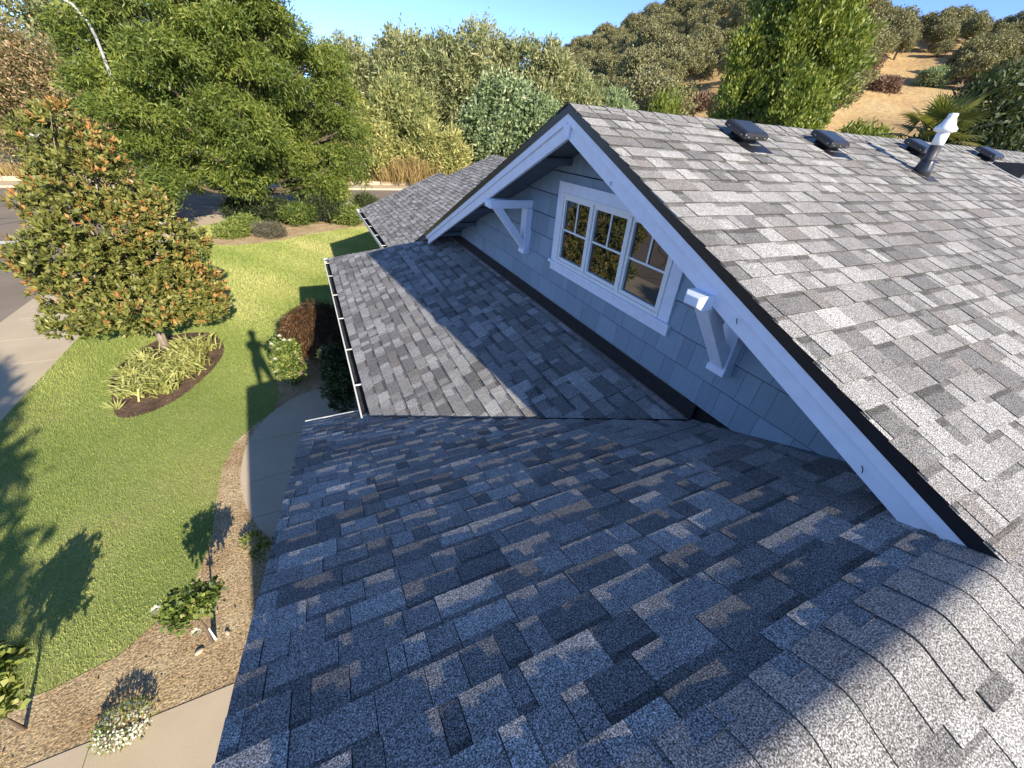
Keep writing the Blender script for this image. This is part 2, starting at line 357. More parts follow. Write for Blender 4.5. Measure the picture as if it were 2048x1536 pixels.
# concrete gutter pan along the kerb
slab('gutter_pan', [(-10.62, -60), (-10.62, 20.5)]+arc(-1.2, 20.5, 9.42, 180, 90)+[(60, 29.92), (60, 29.57)]+arc(-1.2, 20.5, 9.07, 90, 180)+[(-10.27, -60)], -.15, -.124, MT['concrete'])
side = [(-10.12, -60), (-10.12, 20.5)]+arc(-1.2, 20.5, 8.92, 180, 90)+[(60, 29.42), (60, 27.75)]+arc(-1.2, 20.5, 7.2, 90, 180)+[(-8.27, 20.5), (-8.27, -60)]
def sidewalk():
    mb = MB(); y = -14.0
    mb.prism([(-10.12, -60, -.15), (-8.27, -60, -.15), (-8.27, y, -.15), (-10.12, y, -.15)], (0, 0, .152))
    while y < 20.4:                      # concrete panels with open joints
        y2 = min(y+1.53, 20.5); mb.box((-10.115, y+.008, -.15), (-8.275, y2, .002+.002*random.random())); y = y2
    A = arc(-1.2, 20.5, 8.91, 180, 90, 9); B = arc(-1.2, 20.5, 7.1, 180, 90, 9)
    for i in range(9):
        mb.prism([(*A[i], -.15), (*A[i+1], -.15), (*B[i+1], -.15), (*B[i], -.15)], (0, 0, .153))
    x = -1.2
    while x < 40: mb.box((x+.01, 27.6, -.15), (x+1.5, 29.41, .002)); x += 1.5
    o = mb.build('sidewalk', MT['concrete']); tag(o, kind='structure')
sidewalk()
LAWN = [(-8.27, -30), (-8.27, 20.5)]+arc(-1.2, 20.5, 7.09, 180, 90)+[(22, 27.59), (22, -30)]
slab('lawn', LAWN, -.155, 0, MT['lawn'])
slab('far_kerb', [(-80, 38.6), (60, 38.6), (60, 38.8), (-80, 38.8)], -.155, -.0, MT['concrete'])
slab('far_sidewalk', [(-80, 38.8), (60, 38.8), (60, 40.6), (-80, 40.6)], -.155, -.002, MT['concrete'])
slab('verge', [(-90, 40.6), (70, 40.6), (70, 64), (-90, 64)], -.155, -.004, MT['dry'])
slab('stop_line', [(-17.6, 22.0), (-13.4, 22.0), (-13.4, 22.45), (-17.6, 22.45)], -.13, -.126, MT['roadpaint'])
def cracks():
    mb = MB(); r = random.Random(4)
    def line(pts, w):
        for (x0, y0), (x1, y1) in zip(pts, pts[1:]):
            d = Vector((x1-x0, y1-y0, 0)).normalized(); s = Vector((-d.y, d.x, 0))*w
            a, b = Vector((x0, y0, -.1295))-d*w*.5, Vector((x1, y1, -.1295))+d*w*.5
            mb.prism([a-s, b-s, b+s, a+s], (0, 0, .0028+.0004*r.random()))
    def wander(x, y, ang, n, st, w):
        pts = [(x, y)]
        for _ in range(n):
            ang += r.uniform(-.35, .35); x += st*math.cos(ang); y += st*math.sin(ang); pts.append((x, y))
        line(pts, w)
    for y in (16.5, 19.4, 24.3, 27.0, 31.5, 34.0): wander(-19, y, .05, 9, .95, .028)
    wander(-13.2, 5, 1.5, 24, 1.3, .03); wander(-16.4, 10, 1.6, 22, 1.3, .03); wander(-18, 34, 0, 30, 1.5, .05); wander(-10, 36.4, .0, 24, 1.4, .04); wander(-6, 32.2, 0, 16, 1.4, .04)
    tag(mb.build('road_crack_sealant', MT['tar']), kind='structure')
cracks()
# planting beds, path, driveway
BED = [(-8.2, .30), (-6.8, .30), (-5.94, .31), (-5.54, .31), (-4.99, .44), (-4.63, .78), (-4.36, 1.2), (-4.26, 1.7), (-4.29, 2.64), (-4.29, 3.43), (-4.16, 4.1), (-3.85, 4.55), (-3.5, 4.95), (-3.42, 5.6), (-3.5, 6.3), (-3.3, 7.3), (-2.7, 8.2), (-1.4, 8.6), (-1.3, -.402), (-8.26, -.402), (-8.26, .30)]
slab('planting_bed', BED, -.01, .006, MT['soil'])
PATH = [(-1.5, 5.45), (-2.14, 5.46), (-3.0, 5.36), (-3.58, 4.82), (-3.91, 4.08), (-3.99, 3.3), (-3.93, 2.66), (-3.78, 2.1), (-3.55, 1.62), (-3.3, 1.2), (-2.9, .8), (-2.2, .5), (-1.5, .5)]
def path():
    mb = MB(); cuts = [(-9, 1.0, .10), (1.0, 2.72, .10), (2.72, 3.95, -.04), (3.95, 9, -.06)]
    hpj = [(2.0, -.0), (2.86, .10), (3.98, -.02)]
    bounds = [None]+hpj+[None]
    P0 = smooth_closed(PATH, 3)
    for lo, hi in zip(bounds, bounds[1:]):
        hp = []
        if lo: hp.append((lo[1], -1, -(lo[0]-lo[1]*3.5+.006)+0)); 
        if hi: hp.append((-hi[1], 1, (hi[0]-hi[1]*3.5-.006)))
        hp = []
        if lo: k = lo[1]; hp.append((k, -1, -(lo[0]+k*3.5)-.006))
        if hi: k = hi[1]; hp.append((-k, 1, (hi[0]+k*3.5)-.006))
        p = clip_poly(P0, hp)
        if len(p) > 2: mb.prism([(x, y, .0) for x, y in p], (0, 0, .02))
    tag(mb.build('path', MT['concrete']), kind='structure')
path()
def driveway():
    mb = MB(); xs = [-8.26, -6.6, -5.0, -3.4, -1.6]; ys = [-.40, -2.0, -3.6, -5.4]
    for x0, x1 in zip(xs, xs[1:]):
        for y1, y0 in zip(ys, ys[1:]): mb.box((x0+.005, y0+.005, -.02), (x1-.005, y1-.005, .014))
    tag(mb.build('driveway', MT['concrete']), kind='structure')
driveway()
IRISBED = smooth_closed([(-6.62, 6.51), (-6.44, 5.95), (-6.21, 5.68), (-5.81, 5.74), (-5.37, 6.16), (-4.94, 7.13), (-4.76, 8.15), (-4.93, 8.96), (-5.4, 9.6), (-6.2, 9.6), (-6.75, 8.8), (-6.9, 7.6)], 4)
slab('iris_bed_soil', IRISBED, -.01, .008, MT['soil_dark'])
ASHBED = smooth_closed([(-6.61, 19.9), (-6.5, 22.0), (-5.9, 24.5), (-5.2, 26.4), (-2.6, 27.2), (2.5, 27.2), (3.5, 24), (1.31, 23.0), (-.03, 22.4), (-2.19, 21.2), (-3.62, 20.1), (-5.2, 19.5)], 4)
slab('tree_bed_soil', ASHBED, -.01, .007, MT['soil'])
def grass():
    n = 640000; P = np.stack([rng.uniform(-8.26, 1.2, n), rng.uniform(-.2, 24, n)], 1)
    d = np.hypot(P[:, 0]-CX, P[:, 1]-CY); keep = rng.random(n) < np.clip((9/d)**1.1, .16, 1)
    keep &= inside(LAWN, P) & ~inside(BED, P) & ~inside(IRISBED, P) & ~inside(ASHBED, P) & ~((P[:, 0] > -1.2) & (P[:, 1] < 12))
    P = P[keep]; d = d[keep]; m = len(P); h = (.024+.022*rng.random(m))*np.clip(d/9, 1, 2.0); w = .0072*np.clip(d/8, 1, 3.2)
    D = np.stack([rng.normal(0, .5, m), rng.normal(-.1, .5, m), np.ones(m)], 1); D = unit(D); B = np.c_[P, np.zeros(m)]
    s = rng.uniform(0, math.pi, m); S = np.stack([np.cos(s), np.sin(s), 0*s], 1)*w[:, None]*.5
    V = np.stack([B-S, B+S, B+D*h[:, None]], 1)
    patch = .5+.22*np.sin(P[:, 0]*.9+.6*np.sin(P[:, 1]*.35))*np.sin(P[:, 1]*.55+1)+.10*np.sin(P[:, 0]*2.3+P[:, 1]*1.7)+np.clip((P[:, 1]-9)/30, -.12, .16)
    tag(quads('lawn_grass', V, patch+rng.normal(0, .17, m), MT['L_grass'], None, 3), 'short mown green lawn grass with yellowing patches', 'grass', None, 'stuff')
grass()

# ------------------------------------------------------------------ the house
HOUSE = empty('house', (1.5, 1.0, 0), 'grey shingled house with a slate blue gable, white trim and black roof vents', 'house')
HOFF = Vector((-1.5, -1.0, 0))
def part(mb, name, mat, parent=None, **kw):
    """a part of the house: its mesh is in world metres, the house Empty stands at (1.5, 1, 0)"""
    o = mb.build(name, mat, None, **kw); p = parent or HOUSE; o.parent = p
    if p is HOUSE: o.location = HOFF
    return o
ZA, PM = 5.6375, .4202                     # apex height, main pitch
WX = .49                                   # gable wall plane
ZR, YR, PS = 4.2416, -3.3220, .4300        # front gable ridge and its far slope
XE, ZE, PQ = -1.809, 2.5775, .4142         # porch roof eave and pitch
XL = -2.523
PAL = [((.330, .321, .308), .26), ((.262, .253, .242), .38), ((.172, .166, .160), .22), ((.222, .206, .192), .09), ((.368, .358, .342), .05)]
def tone_pick(r):
    k = r.random(); s = 0
    for c, w in PAL:
        s += w
        if k < s: break
    f = r.uniform(.86, 1.06); return tuple(x*f for x in c)
EXPO = .143
def shingles(name, O, U, Vd, regions, u0, u1, v0, v1, parent, seed, th=.0085):
    """courses of laminated tabs; O origin, U along the course, Vd up the slope; regions are convex polygons in (u, v)"""
    O, U, Vd = Vector(O), Vector(U).normalized(), Vector(Vd).normalized(); N = U.cross(Vd)
    if N.z < 0: N = -N
    hps = [halfplanes(p) for p in regions]; mb = MB(); r = random.Random(seed)
    def P(u, v, h): return O+U*u+Vd*v+N*h
    nc = int(math.ceil((v1-v0)/EXPO))
    for i in range(nc):
        va = v0+i*EXPO; vb = va+EXPO+.012; u = u0-r.uniform(0, .3); raised = r.random() < .5
        wob = r.uniform(-.002, .002)
        while u < u1:
            w = r.choice((.055, .085, .11, .14, .175, .21)) if not raised else r.choice((.085, .115, .145, .18, .23, .28))
            w *= r.uniform(.9, 1.1); ua, ub = u+.0014, u+w-.0014; u += w
            hb = th+(.0044 if raised else 0)+r.uniform(-.0007, .0016); ht = .0009+(.0022 if raised else 0)
            hl, hr_ = hb+r.uniform(-.0008, .0012), hb+r.uniform(-.0008, .0012)
            c = tone_pick(r); vs = va+wob+r.uniform(-.0012, .0012)
            def hh(uu, vv):
                t = (vv-vs)/(vb-vs); k = (uu-ua)/(ub-ua); return (hl*(1-k)+hr_*k)*(1-t)+ht*t
            bands = [(vs, vb, c)]
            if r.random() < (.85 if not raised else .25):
                cut = va+EXPO*r.uniform(.70, .84); dk = tuple(x*.54 for x in c); bands = [(vs, cut, c), (cut, vb, dk)]  # printed dark band, deepened to paint the shade under the butt above
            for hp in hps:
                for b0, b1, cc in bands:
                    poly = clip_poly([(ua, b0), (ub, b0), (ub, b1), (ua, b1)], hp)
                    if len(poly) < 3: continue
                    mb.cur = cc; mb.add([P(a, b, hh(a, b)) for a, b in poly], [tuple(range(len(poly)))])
                # butt and side edges
                e = clip_poly([(ua, vs), (ub, vs), (ub, vs+.002), (ua, vs+.002)], hp)
                if len(e) >= 3:
                    a0, a1 = min(q[0] for q in e), max(q[0] for q in e); bq = min(q[1] for q in e)
                    if a1-a0 > .004 and bq < vs+.001:
                        mb.cur = tuple(x*.38 for x in c)
                        mb.add([P(a0, vs, -.003), P(a1, vs, -.003), P(a1, vs, hh(a1, vs)), P(a0, vs, hh(a0, vs))], [(0, 1, 2, 3)])
                if raised:
                    for ue in (ua, ub):
                        e = clip_poly([(ue-.0005, vs), (ue+.0005, vs), (ue+.0005, vb), (ue-.0005, vb)], hp)
                        if len(e) >= 3:
                            b0, b1 = min(q[1] for q in e), max(q[1] for q in e)
                            mb.cur = tuple(x*.62 for x in c)
                            mb.add([P(ue, b0, -.002), P(ue, b1, -.002), P(ue, b1, hh(ue, b1)), P(ue, b0, hh(ue, b0))], [(0, 1, 2, 3)])
            raised = not raised if r.random() < .85 else raised
    me = mb.build(name, MT['shingle'], None, col=True); me.parent = parent
    if parent is HOUSE: me.location = HOFF
    return me
def deck(mb, pts, t=.11, drop=.004):
    pts = [Vector(p)-Vector((0, 0, drop)) for p in pts]; mb.prism(pts, (0, 0, -t))
def caps(name, A, B, nL, nR, parent, seed, half=.155, expo=.170, rad=.075):
    """ridge caps laid from A to B; nL / nR are unit vectors running down each side"""
    A, B = Vector(A), Vector(B); D = (B-A).normalized(); nL, nR = Vector(nL).normalized(), Vector(nR).normalized()
    mb = MB(); r = random.Random(seed); n = int((B-A).length/expo)+1; up = -(nL+nR).normalized()
    al = math.acos(max(-1, min(1, nL.dot(nR))))
    def sec(h, hf):
        pts = []
        tang = rad; bis = up
        for s, nn in ((1, nL), (-1, nR)):
            pass
        L = [nL*hf*f+up*h for f in (1, .62, .25)]; Rr = [nR*hf*f+up*h for f in (.25, .62, 1)]
        q0, q2 = L[-1], Rr[0]; c = Vector((0, 0, 0))+up*h
        arcp = []
        for k in range(1, 12):
            t = k/12; arcp.append(q0*(1-t)**2+c*2*t*(1-t)+q2*t*t)
        return L+arcp+Rr
    for i in range(n):
        s0 = i*expo+r.uniform(-.004, .004); s1 = min((i+1)*expo+.03, (B-A).length)
        if s1 <= s0: continue
        hf = half*r.uniform(.97, 1.03); c0 = tone_pick(r); m_ = (.255, .247, .237)
        mb.cur = tuple(.25*a+.75*b for a, b in zip(c0, m_))
        S0 = [A+D*s0+p for p in sec(.0165+r.uniform(-.0012, .0025), hf)]; S1 = [A+D*s1+p for p in sec(.0112, hf)]; S2 = [A+D*s0+p for p in sec(.004, hf)]
        m = len(S0)
        mb.add(S0+S1, [(j, j+1, m+j+1, m+j) for j in range(m-1)])
        mb.cur = tuple(x*.32 for x in mb.cur); mb.add(S2+S0, [(j, j+1, m+j+1, m+j) for j in range(m-1)])
        for e in (0, m-1): mb.add([S0[e], S1[e], S1[e]-up*.02, S0[e]-up*.02], [(0, 1, 2, 3)])
    o = mb.build(name, MT['shingle'], parent, col=True, smooth=False)
    if parent is HOUSE: o.location = HOFF
    return o
def zn(y): return ZA+PM*y                  # near slope
def zf(y): return ZA-PM*y                  # far slope
def zs(y): return ZR-PS*(y-YR)             # front gable far slope
def zp(x): return ZE+PQ*(x-XE)             # porch slope
YL = -7.6; XR = 14.0
cn = math.sqrt(1+PM*PM); cs_ = math.sqrt(1+PS*PS); cq = math.sqrt(1+PQ*PQ)
def sub(name):                             # an intermediate part that carries sub-parts
    o = bpy.data.objects.new(name, None); link(o, HOUSE); o.location = HOFF; o.empty_display_size = .2; return o
# main gable roof: two slopes, deck, capping
mb = MB()
deck(mb, [(0.012, -.045, zn(-.045)), (XR, -.045, zn(-.045)), (XR, YL, zn(YL)), (0.012, YL, zn(YL))]); deck(mb, [(XL+.012, YR-.045, zn(YR-.045)-.002), (0.0, YR-.045, zn(YR-.045)-.002), (0.0, YL, zn(YL)-.002), (XL+.012, YL, zn(YL)-.002)])
deck(mb, [(0.012, 0.045, zf(.045)), (XR, .045, zf(.045)), (XR, 7.3, zf(7.3)), (0.012, 7.3, zf(7.3))])
main_roof = part(mb, 'main_roof', MT['deck'])
near_pl = lambda x, y: (x, (y-YL)*cn)      # plan to slope coordinates
shingles('shingle_slope', (0, YL, zn(YL)), (1, 0, 0), (0, 1, PM), [[near_pl(-.012, -.08), near_pl(XR, -.08), near_pl(XR, YL), near_pl(-.012, YL)], [near_pl(XL-.012, YR-.08), near_pl(-.012, YR-.08), near_pl(-.012, YL), near_pl(XL-.012, YL)]], XL-.02, 12.5, 0, -YL*cn, main_roof, 11)
far_pl = lambda x, y: (-x, (7.3-y)*cn)
shingles('shingle_slope', (0, 7.3, zf(7.3)), (-1, 0, 0), (0, -1, PM), [[far_pl(-.012, .08), far_pl(6, .08), far_pl(6, 7.3), far_pl(-.012, 7.3)]], -6, .02, 0, 7.3*cn, main_roof, 12)
caps('ridge_capping', (-.015, 0, ZA-.003), (XR, 0, ZA-.003), (0, 1, -PM), (0, -1, -PM), main_roof, 13)
# front gable roof (the slope in the foreground)
front_roof = None; mb = MB(); YS = .83
yv0 = (ZR-ZE)/PS+YR; yv1 = (ZR-zp(WX))/PS+YR
FR = [(XL, YR+.045), (XL, YS), (-1.86, YS), (XE, yv0), (WX, yv1), (WX, YR+.045)]
deck(mb, [(x+(.012 if x == XL else 0), y, zs(y)-.001) for x, y in FR], .10)
front_roof = part(mb, 'front_roof', MT['deck'])
fpl = lambda x, y: (x, (YS-y)*cs_)
shingles('shingle_slope', (0, YS, zs(YS)), (1, 0, 0), (0, -1, PS), [[fpl(XL-.012, YR+.08), fpl(XL-.012, YS), fpl(-1.86, YS), fpl(XE, yv0), fpl(XE, YR+.08)], [fpl(XE, YR+.08), fpl(XE, yv0), fpl(WX, yv1), fpl(WX, YR+.08)]], XL-.02, WX, 0, (YS-YR)*cs_, front_roof, 21)
mb = MB(); mb.prism([(XE-.03, yv0+.0, ZE-.004), (WX-.03, yv1+.0, zp(WX)-.004), (WX-.03, yv1-.012, zp(WX)-.004), (XE-.03, yv0-.012, ZE-.004)], (0, 0, .024)); mb.build('valley_edge', MT['membrane'], front_roof)
caps('ridge_capping', (XL-.012, YR, ZR-.001), (.30, YR, ZR-.001), (0, 1, -PS), (0, -1, -PM), front_roof, 22, half=.158, expo=.172)
# porch roof with a hipped far end
mb = MB(); YH = 7.106; hx = WX; hy = YH-(WX-XE)
SK = [(XE-.02, YH+.02), (WX, hy), (WX, yv1-.1), (XE-.02, yv0-.02)]
deck(mb, [(x, y, zp(x)) for x, y in SK], .09)
deck(mb, [(XE-.02, YH+.02, ZE), (WX, hy, zp(WX)), (4.0, hy, zp(WX)), (4.0, YH+.02, ZE)], .09, .006)
porch_roof = part(mb, 'porch_roof', MT['deck'])
ppl = lambda x, y: (-y, (x-XE)*cq)
shingles('shingle_slope', (XE, 0, ZE), (0, -1, 0), (1, 0, PQ), [[ppl(x, y) for x, y in SK]], -7.2, 1.8, -.02, (WX-XE)*cq, porch_roof, 31)
caps('hip_capping', (XE-.03, YH+.03, ZE-.012), (WX-.15, hy+.15, zp(WX-.15)+.0), (0.35, 1, -.42), (-1, -.35, -.42), porch_roof, 32, half=.13, expo=.15)
hpl = lambda x, y: (-x, (YH-y)*cq)
shingles('shingle_slope', (0, YH, ZE), (-1, 0, 0), (0, -1, PQ), [[hpl(XE-.02, YH+.02), hpl(WX, hy), hpl(3.5, hy), hpl(3.5, YH+.02)]], -3.5, 1.9, -.02, (YH-hy)*cq, porch_roof, 33)
# far wing
mb = MB(); XW = -.30
WG = [[(XW, 7.3), (XW, 13.36), (2.78, 13.36), (2.78, 4.29)], [(2.78, 4.29), (2.78, 12.3), (4.52, 12.3), (4.52, 2.58)]]
zw = lambda x: ZE+PQ*(x-XW)
for q in WG: deck(mb, [(x, y, zw(x)) for x, y in q], .09)
deck(mb, [(4.52, 2.6, zw(4.52)), (4.52, 12.3, zw(4.52)), (9.3, 12.3, ZE), (9.3, 2.6, ZE)], .09)
wing_roof = part(mb, 'wing_roof', MT['deck'])
wpl = lambda x, y: (-y, (x-XW)*cq)
shingles('shingle_slope', (XW, 0, ZE), (0, -1, 0), (1, 0, PQ), [[wpl(*p) for p in q] for q in WG], -13.4, -2.5, -.02, 4.82*cq, wing_roof, 41)
caps('ridge_capping', (4.52, 12.3, zw(4.52)), (4.52, 3.0, zw(4.52)), (-1, 0, -PQ), (1, 0, -PQ), wing_roof, 42)
caps('hip_capping', (XW-.02, 13.36, ZE+.0), (2.78, 13.36, zw(2.78)), (0, -1, -.05), (0, 1, -.9), wing_roof, 43, half=.11)
mb = MB(); mb.prism([(XW, 13.32, ZE-.14), (2.78, 13.32, zw(2.78)-.14), (2.78, 13.32, zw(2.78)-.02), (XW, 13.32, ZE-.02)], (0, .03, 0)); mb.prism([(2.78, 12.26, zw(2.78)-.14), (4.52, 12.26, zw(4.52)-.14), (4.52, 12.26, zw(4.52)-.02), (2.78, 12.26, zw(2.78)-.02)], (0, .03, 0))
mb.build('fascia', MT['white'], wing_roof)
# walls under the roofs
mb = MB()
mb.box((-2.1, -7.2, 0), (-1.95, YR*0+.35, 2.55)); mb.box((-1.35, .35, 0), (-1.2, 6.7, 2.70)); mb.box((-1.2, 6.55, 0), (.1, 6.7, 2.70)); mb.box((.12, 6.6, 0), (.27, 12.6, 2.66)); mb.box((.27, 12.45, 0), (9, 12.6, 2.6)); mb.box((-1.95, .2, 0), (-1.35, .35, 2.55))
mb.prism([(-2.1, -7.0, 2.55), (-2.1, .35, 2.55), (-2.1, YR, zs(YR)-.16)], (.15, 0, 0))
part(mb, 'wall', MT['siding'])
# --- gable wall with shingle siding
def gable_wall():
    wall = MB(); ycl = 4.75
    wall.prism([(WX+.012, yv1-1.6, zs(yv1-1.6)-.25), (WX+.012, yv1, zp(WX)-.2), (WX+.012, ycl, zp(WX)-.2), (WX+.012, ycl, zf(ycl)-.13), (WX+.012, 0, ZA-.13), (WX+.012, -3.25, zn(-3.25)-.13)], (.12, 0, 0))
    gw = part(wall, 'gable_wall', MT['dark'])
    hp = [(PM, 1, ZA-.125), (-PM, 1, ZA-.125), (-PS, -1, -(ZR+PS*YR)-.012), (0, -1, -3.688)]   # under both rakes, above the front roof and the flashing
    V = []; T = []; r = random.Random(5); F = []
    wy0, wy1, wz0, wz1 = -1.16, .755, 4.085, 5.0
    def cut_window(p):
        if max(q[0] for q in p) < wy0 or min(q[0] for q in p) > wy1 or max(q[1] for q in p) < wz0 or min(q[1] for q in p) > wz1: return [p]
        out = [clip_poly(p, [(1, 0, wy0)]), clip_poly(p, [(-1, 0, -wy1)]), clip_poly(p, [(-1, 0, -wy0), (1, 0, wy1), (0, 1, wz0)]), clip_poly(p, [(-1, 0, -wy0), (1, 0, wy1), (0, -1, -wz1)])]
        return [q for q in out if len(q) > 2]
    def plank(poly, z0, tn):
        k0 = len(V); out = lambda zz: .017*(1-(zz-z0)/.245)+.0015
        fr = [(WX-out(b), a, b) for a, b in poly]; n = len(fr)
        V.extend(fr); F.append(tuple(range(k0, k0+n))[::-1]); T.append(tn)
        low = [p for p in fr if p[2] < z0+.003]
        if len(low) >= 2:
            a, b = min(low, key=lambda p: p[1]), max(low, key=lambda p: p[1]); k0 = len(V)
            V.extend([a, b, (WX+.004, b[1], b[2]), (WX+.004, a[1], a[2])]); F.append((k0, k0+1, k0+2, k0+3)); T.append(0)  # lip darkened: painted shadow line under each siding course
    for k in range(-3, 9):
        z0 = 3.676+.237*k; z1 = z0+.225; y = -3.4  # courses stop short; the dark backing in the gap stands in for butt shadow
        while y < 5:
            w = r.choice((.12, .16, .20, .25, .30)); g = .0012
            poly = clip_poly([(y+g, z0+r.uniform(0, .002)), (y+w-g, z0+r.uniform(0, .002)), (y+w-g, z1), (y+g, z1)], hp); y += w
            if len(poly) < 3: continue
            tn = .14+.86*r.random()
            for poly in cut_window(poly): plank(poly, z0, tn)
    m2 = MB(); m2.add(V, F); o = m2.build('siding', MT['siding'], gw)
    a = o.data.attributes.new('tone', 'FLOAT', 'FACE'); a.data.foreach_set('value', np.array(T, 'f'))
    # flashing band along the porch roof, raw edge above and below it
    fl = MB(); fl.box((WX-.024, yv1-.0, zp(WX)-.03), (WX-.002, 4.55, 3.686)); fl.build('step_flashing', MT['membrane'], gw)
    ed = MB(); ed.box((WX-.027, yv1+.10, 3.6875), (WX-.0185, 4.5, 3.691)); ed.box((WX-.031, yv1+.05, zp(WX)+.002), (WX-.0225, 4.5, zp(WX)+.012)); ed.build('drip_edge', MT['copper'], gw)
    kt = MB(); kt.prism([(WX-.03, yv1-.02, zs(yv1)-.005), (WX-.03, -3.05, zs(-3.05)-.005), (WX-.03, -3.05, zs(-3.05)+.016), (WX-.03, yv1-.02, zs(yv1)+.016)], (.028, 0, 0)); kt.build('kickout_flashing', MT['soffit'], gw)
gable_wall()
# --- rake boards, drip edge, soffit
def rake():
    def strip(mb, d0, d1, x0, x1, side, ya=0.0, yb=None):
        yb = yb if yb is not None else (4.93 if side > 0 else 3.40)
        z = lambda y: ZA-PM*y
        a, b = side*ya, side*yb
        mb.prism([(x0, a, z(ya)-d0), (x0, b, z(yb)-d0), (x0, b, z(yb)-d1), (x0, a, z(ya)-d1)], (x1-x0, 0, 0))
    m1 = MB()
    for s in (1, -1): strip(m1, -.004, .062, -.008, .004, s)
    part(m1, 'rake_drip_edge', MT['black_metal'])
    m2 = MB()
    for s in (1, -1): strip(m2, .06, .128, -.002, .03, s, 0, 4.86 if s > 0 else 3.36)
    bt = part(m2, 'rake_trim', MT['white'], bevel=.002)
    m3 = MB()
    for s in (1, -1): strip(m3, .10, .236, .018, .052, s, 0, 4.80 if s > 0 else 3.33)
    part(m3, 'barge_board', MT['white'], bevel=.002)
    m4 = MB(); m4.prism([(-.006, .062, ZA-.135), (-.006, -.062, ZA-.135), (-.006, -.028, ZA-.242), (-.006, .028, ZA-.242)], (.024, 0, 0)); part(m4, 'apex_block', MT['white'], bevel=.002)
    m5 = MB(); z = lambda y: ZA-PM*abs(y)
    for s in (1, -1): m5.prism([(.052, 0, ZA-.15), (.052, s*4.85, z(4.85)-.15), (.052, s*4.85, z(4.85)-.13), (.052, 0, ZA-.13)], (WX-.052, 0, 0))
    sf = part(m5, 'soffit', MT['soffit'])
    for y in (.62, 2.45, 3.35, 4.1, -1.2, -2.4, -3.0):
        m6 = MB(); m6.box((.053, y-.035, z(y)-.215), (WX-.001, y+.035, z(y)-.152)); m6.build('lookout', MT['soffit'], sf)
    for y, dz in ((-2.0, .17), (-2.83, .19), (-.68, .2)):                 # bent nail ends left in the barge board
        m7 = MB(); m7.tube([(.017, y, z(y)-dz), (.003, y-.006, z(y)-dz+.008), (0, y-.016, z(y)-dz-.004), (.003, y-.018, z(y)-dz-.02)], .0022, 6)
        part(m7, 'bent_nail', MT['black_metal'])
    # front gable rake: trim under the shingle edge at the left end
    m8 = MB()
    for zz, y1 in ((zs, YS), (zn, YL)):
        m8.prism([(XL, YR, ZR-.17), (XL, y1, zz(y1)-.17), (XL, y1, zz(y1)-.008), (XL, YR, ZR-.008)], (.03, 0, 0))
    part(m8, 'rake_board', MT['white'])
rake()
# --- window
def window():
    w = empty('window', Vector((WX, -.2, 4.55))+HOFF, parent=HOUSE); B = lambda m, n, mt, bv=.003: setattr_loc(m, n, mt, w, bv)
    def setattr_loc(m, n, mt, p, bv):
        o = m.build(n, mt, p, bevel=bv); o.location = Vector((-WX, .2, -4.55)); return o
    X = WX; y0, y1 = .665, -1.045; zb, zt = 4.20, 4.905
    t = MB(); t.box((X-.030, .665, 4.16), (X+.01, .765, 5.01)); t.box((X-.030, -1.165, 4.16), (X+.01, -1.045, 4.905)); t.box((X-.033, -1.165, 4.905), (X+.01, .664, 5.01)); B(t, 'trim', MT['white'])
    s = MB(); s.box((X-.052, -1.20, 4.145), (X+.01, .80, 4.178)); B(s, 'sill', MT['white'])
    a = MB(); a.box((X-.034, -1.185, 4.068), (X+.008, .765, 4.1445)); B(a, 'apron', MT['white'])
    f = MB(); f.box((X-.038, y1, zb-.022), (X+.02, y0, zb+.012)); f.box((X-.038, y1, zt-.03), (X+.02, y0, zt)); f.box((X-.038, y0-.03, zb+.012), (X+.02, y0, zt-.03)); f.box((X-.038, y1, zb+.012), (X+.02, y1+.03, zt-.03))
    ys = [.635, .095, -.475, -1.015]; ys = [.635, .10, -.475, -1.015]
    for q in ys[1:3]: f.box((X-.040, q-.02, zb+.012), (X+.02, q+.02, zt-.03))
    B(f, 'frame', MT['vinyl'])
    for i in range(3):
        ya = ys[i]-(.0 if i == 0 else .02); yb = ys[i+1]+(.0 if i == 2 else .02)
        m = MB(); wd = .032; xa, xb = X-.026, X+.016
        m.box((xa, yb+.001, zb+.013), (xb, ya-.001, zb+.013+wd)); m.box((xa, yb+.001, zt-.031-wd), (xb, ya-.001, zt-.031)); m.box((xa, ya-wd, zb+.013+wd), (xb, ya-.001, zt-.031-wd)); m.box((xa, yb+.001, zb+.013+wd), (xb, yb+wd, zt-.031-wd))
        B(m, 'sash', MT['vinyl'], .002)
        g = MB(); zm = zb+.34; ym = (ya+yb)/2
        g.box((X-.013, yb+wd, zm-.009), (X-.003, ya-wd, zm+.009)); g.box((X-.0125, ym-.009, zm+.009), (X-.0035, ym+.009, zt-.031-wd)); B(g, 'muntin', MT['vinyl'], 0)
        p = MB(); p.box((X-.001, yb+wd-.004, zb+.05), (X+.004, ya-wd+.004, zt-.07)); B(p, 'pane', MT['glass'], 0)
window()
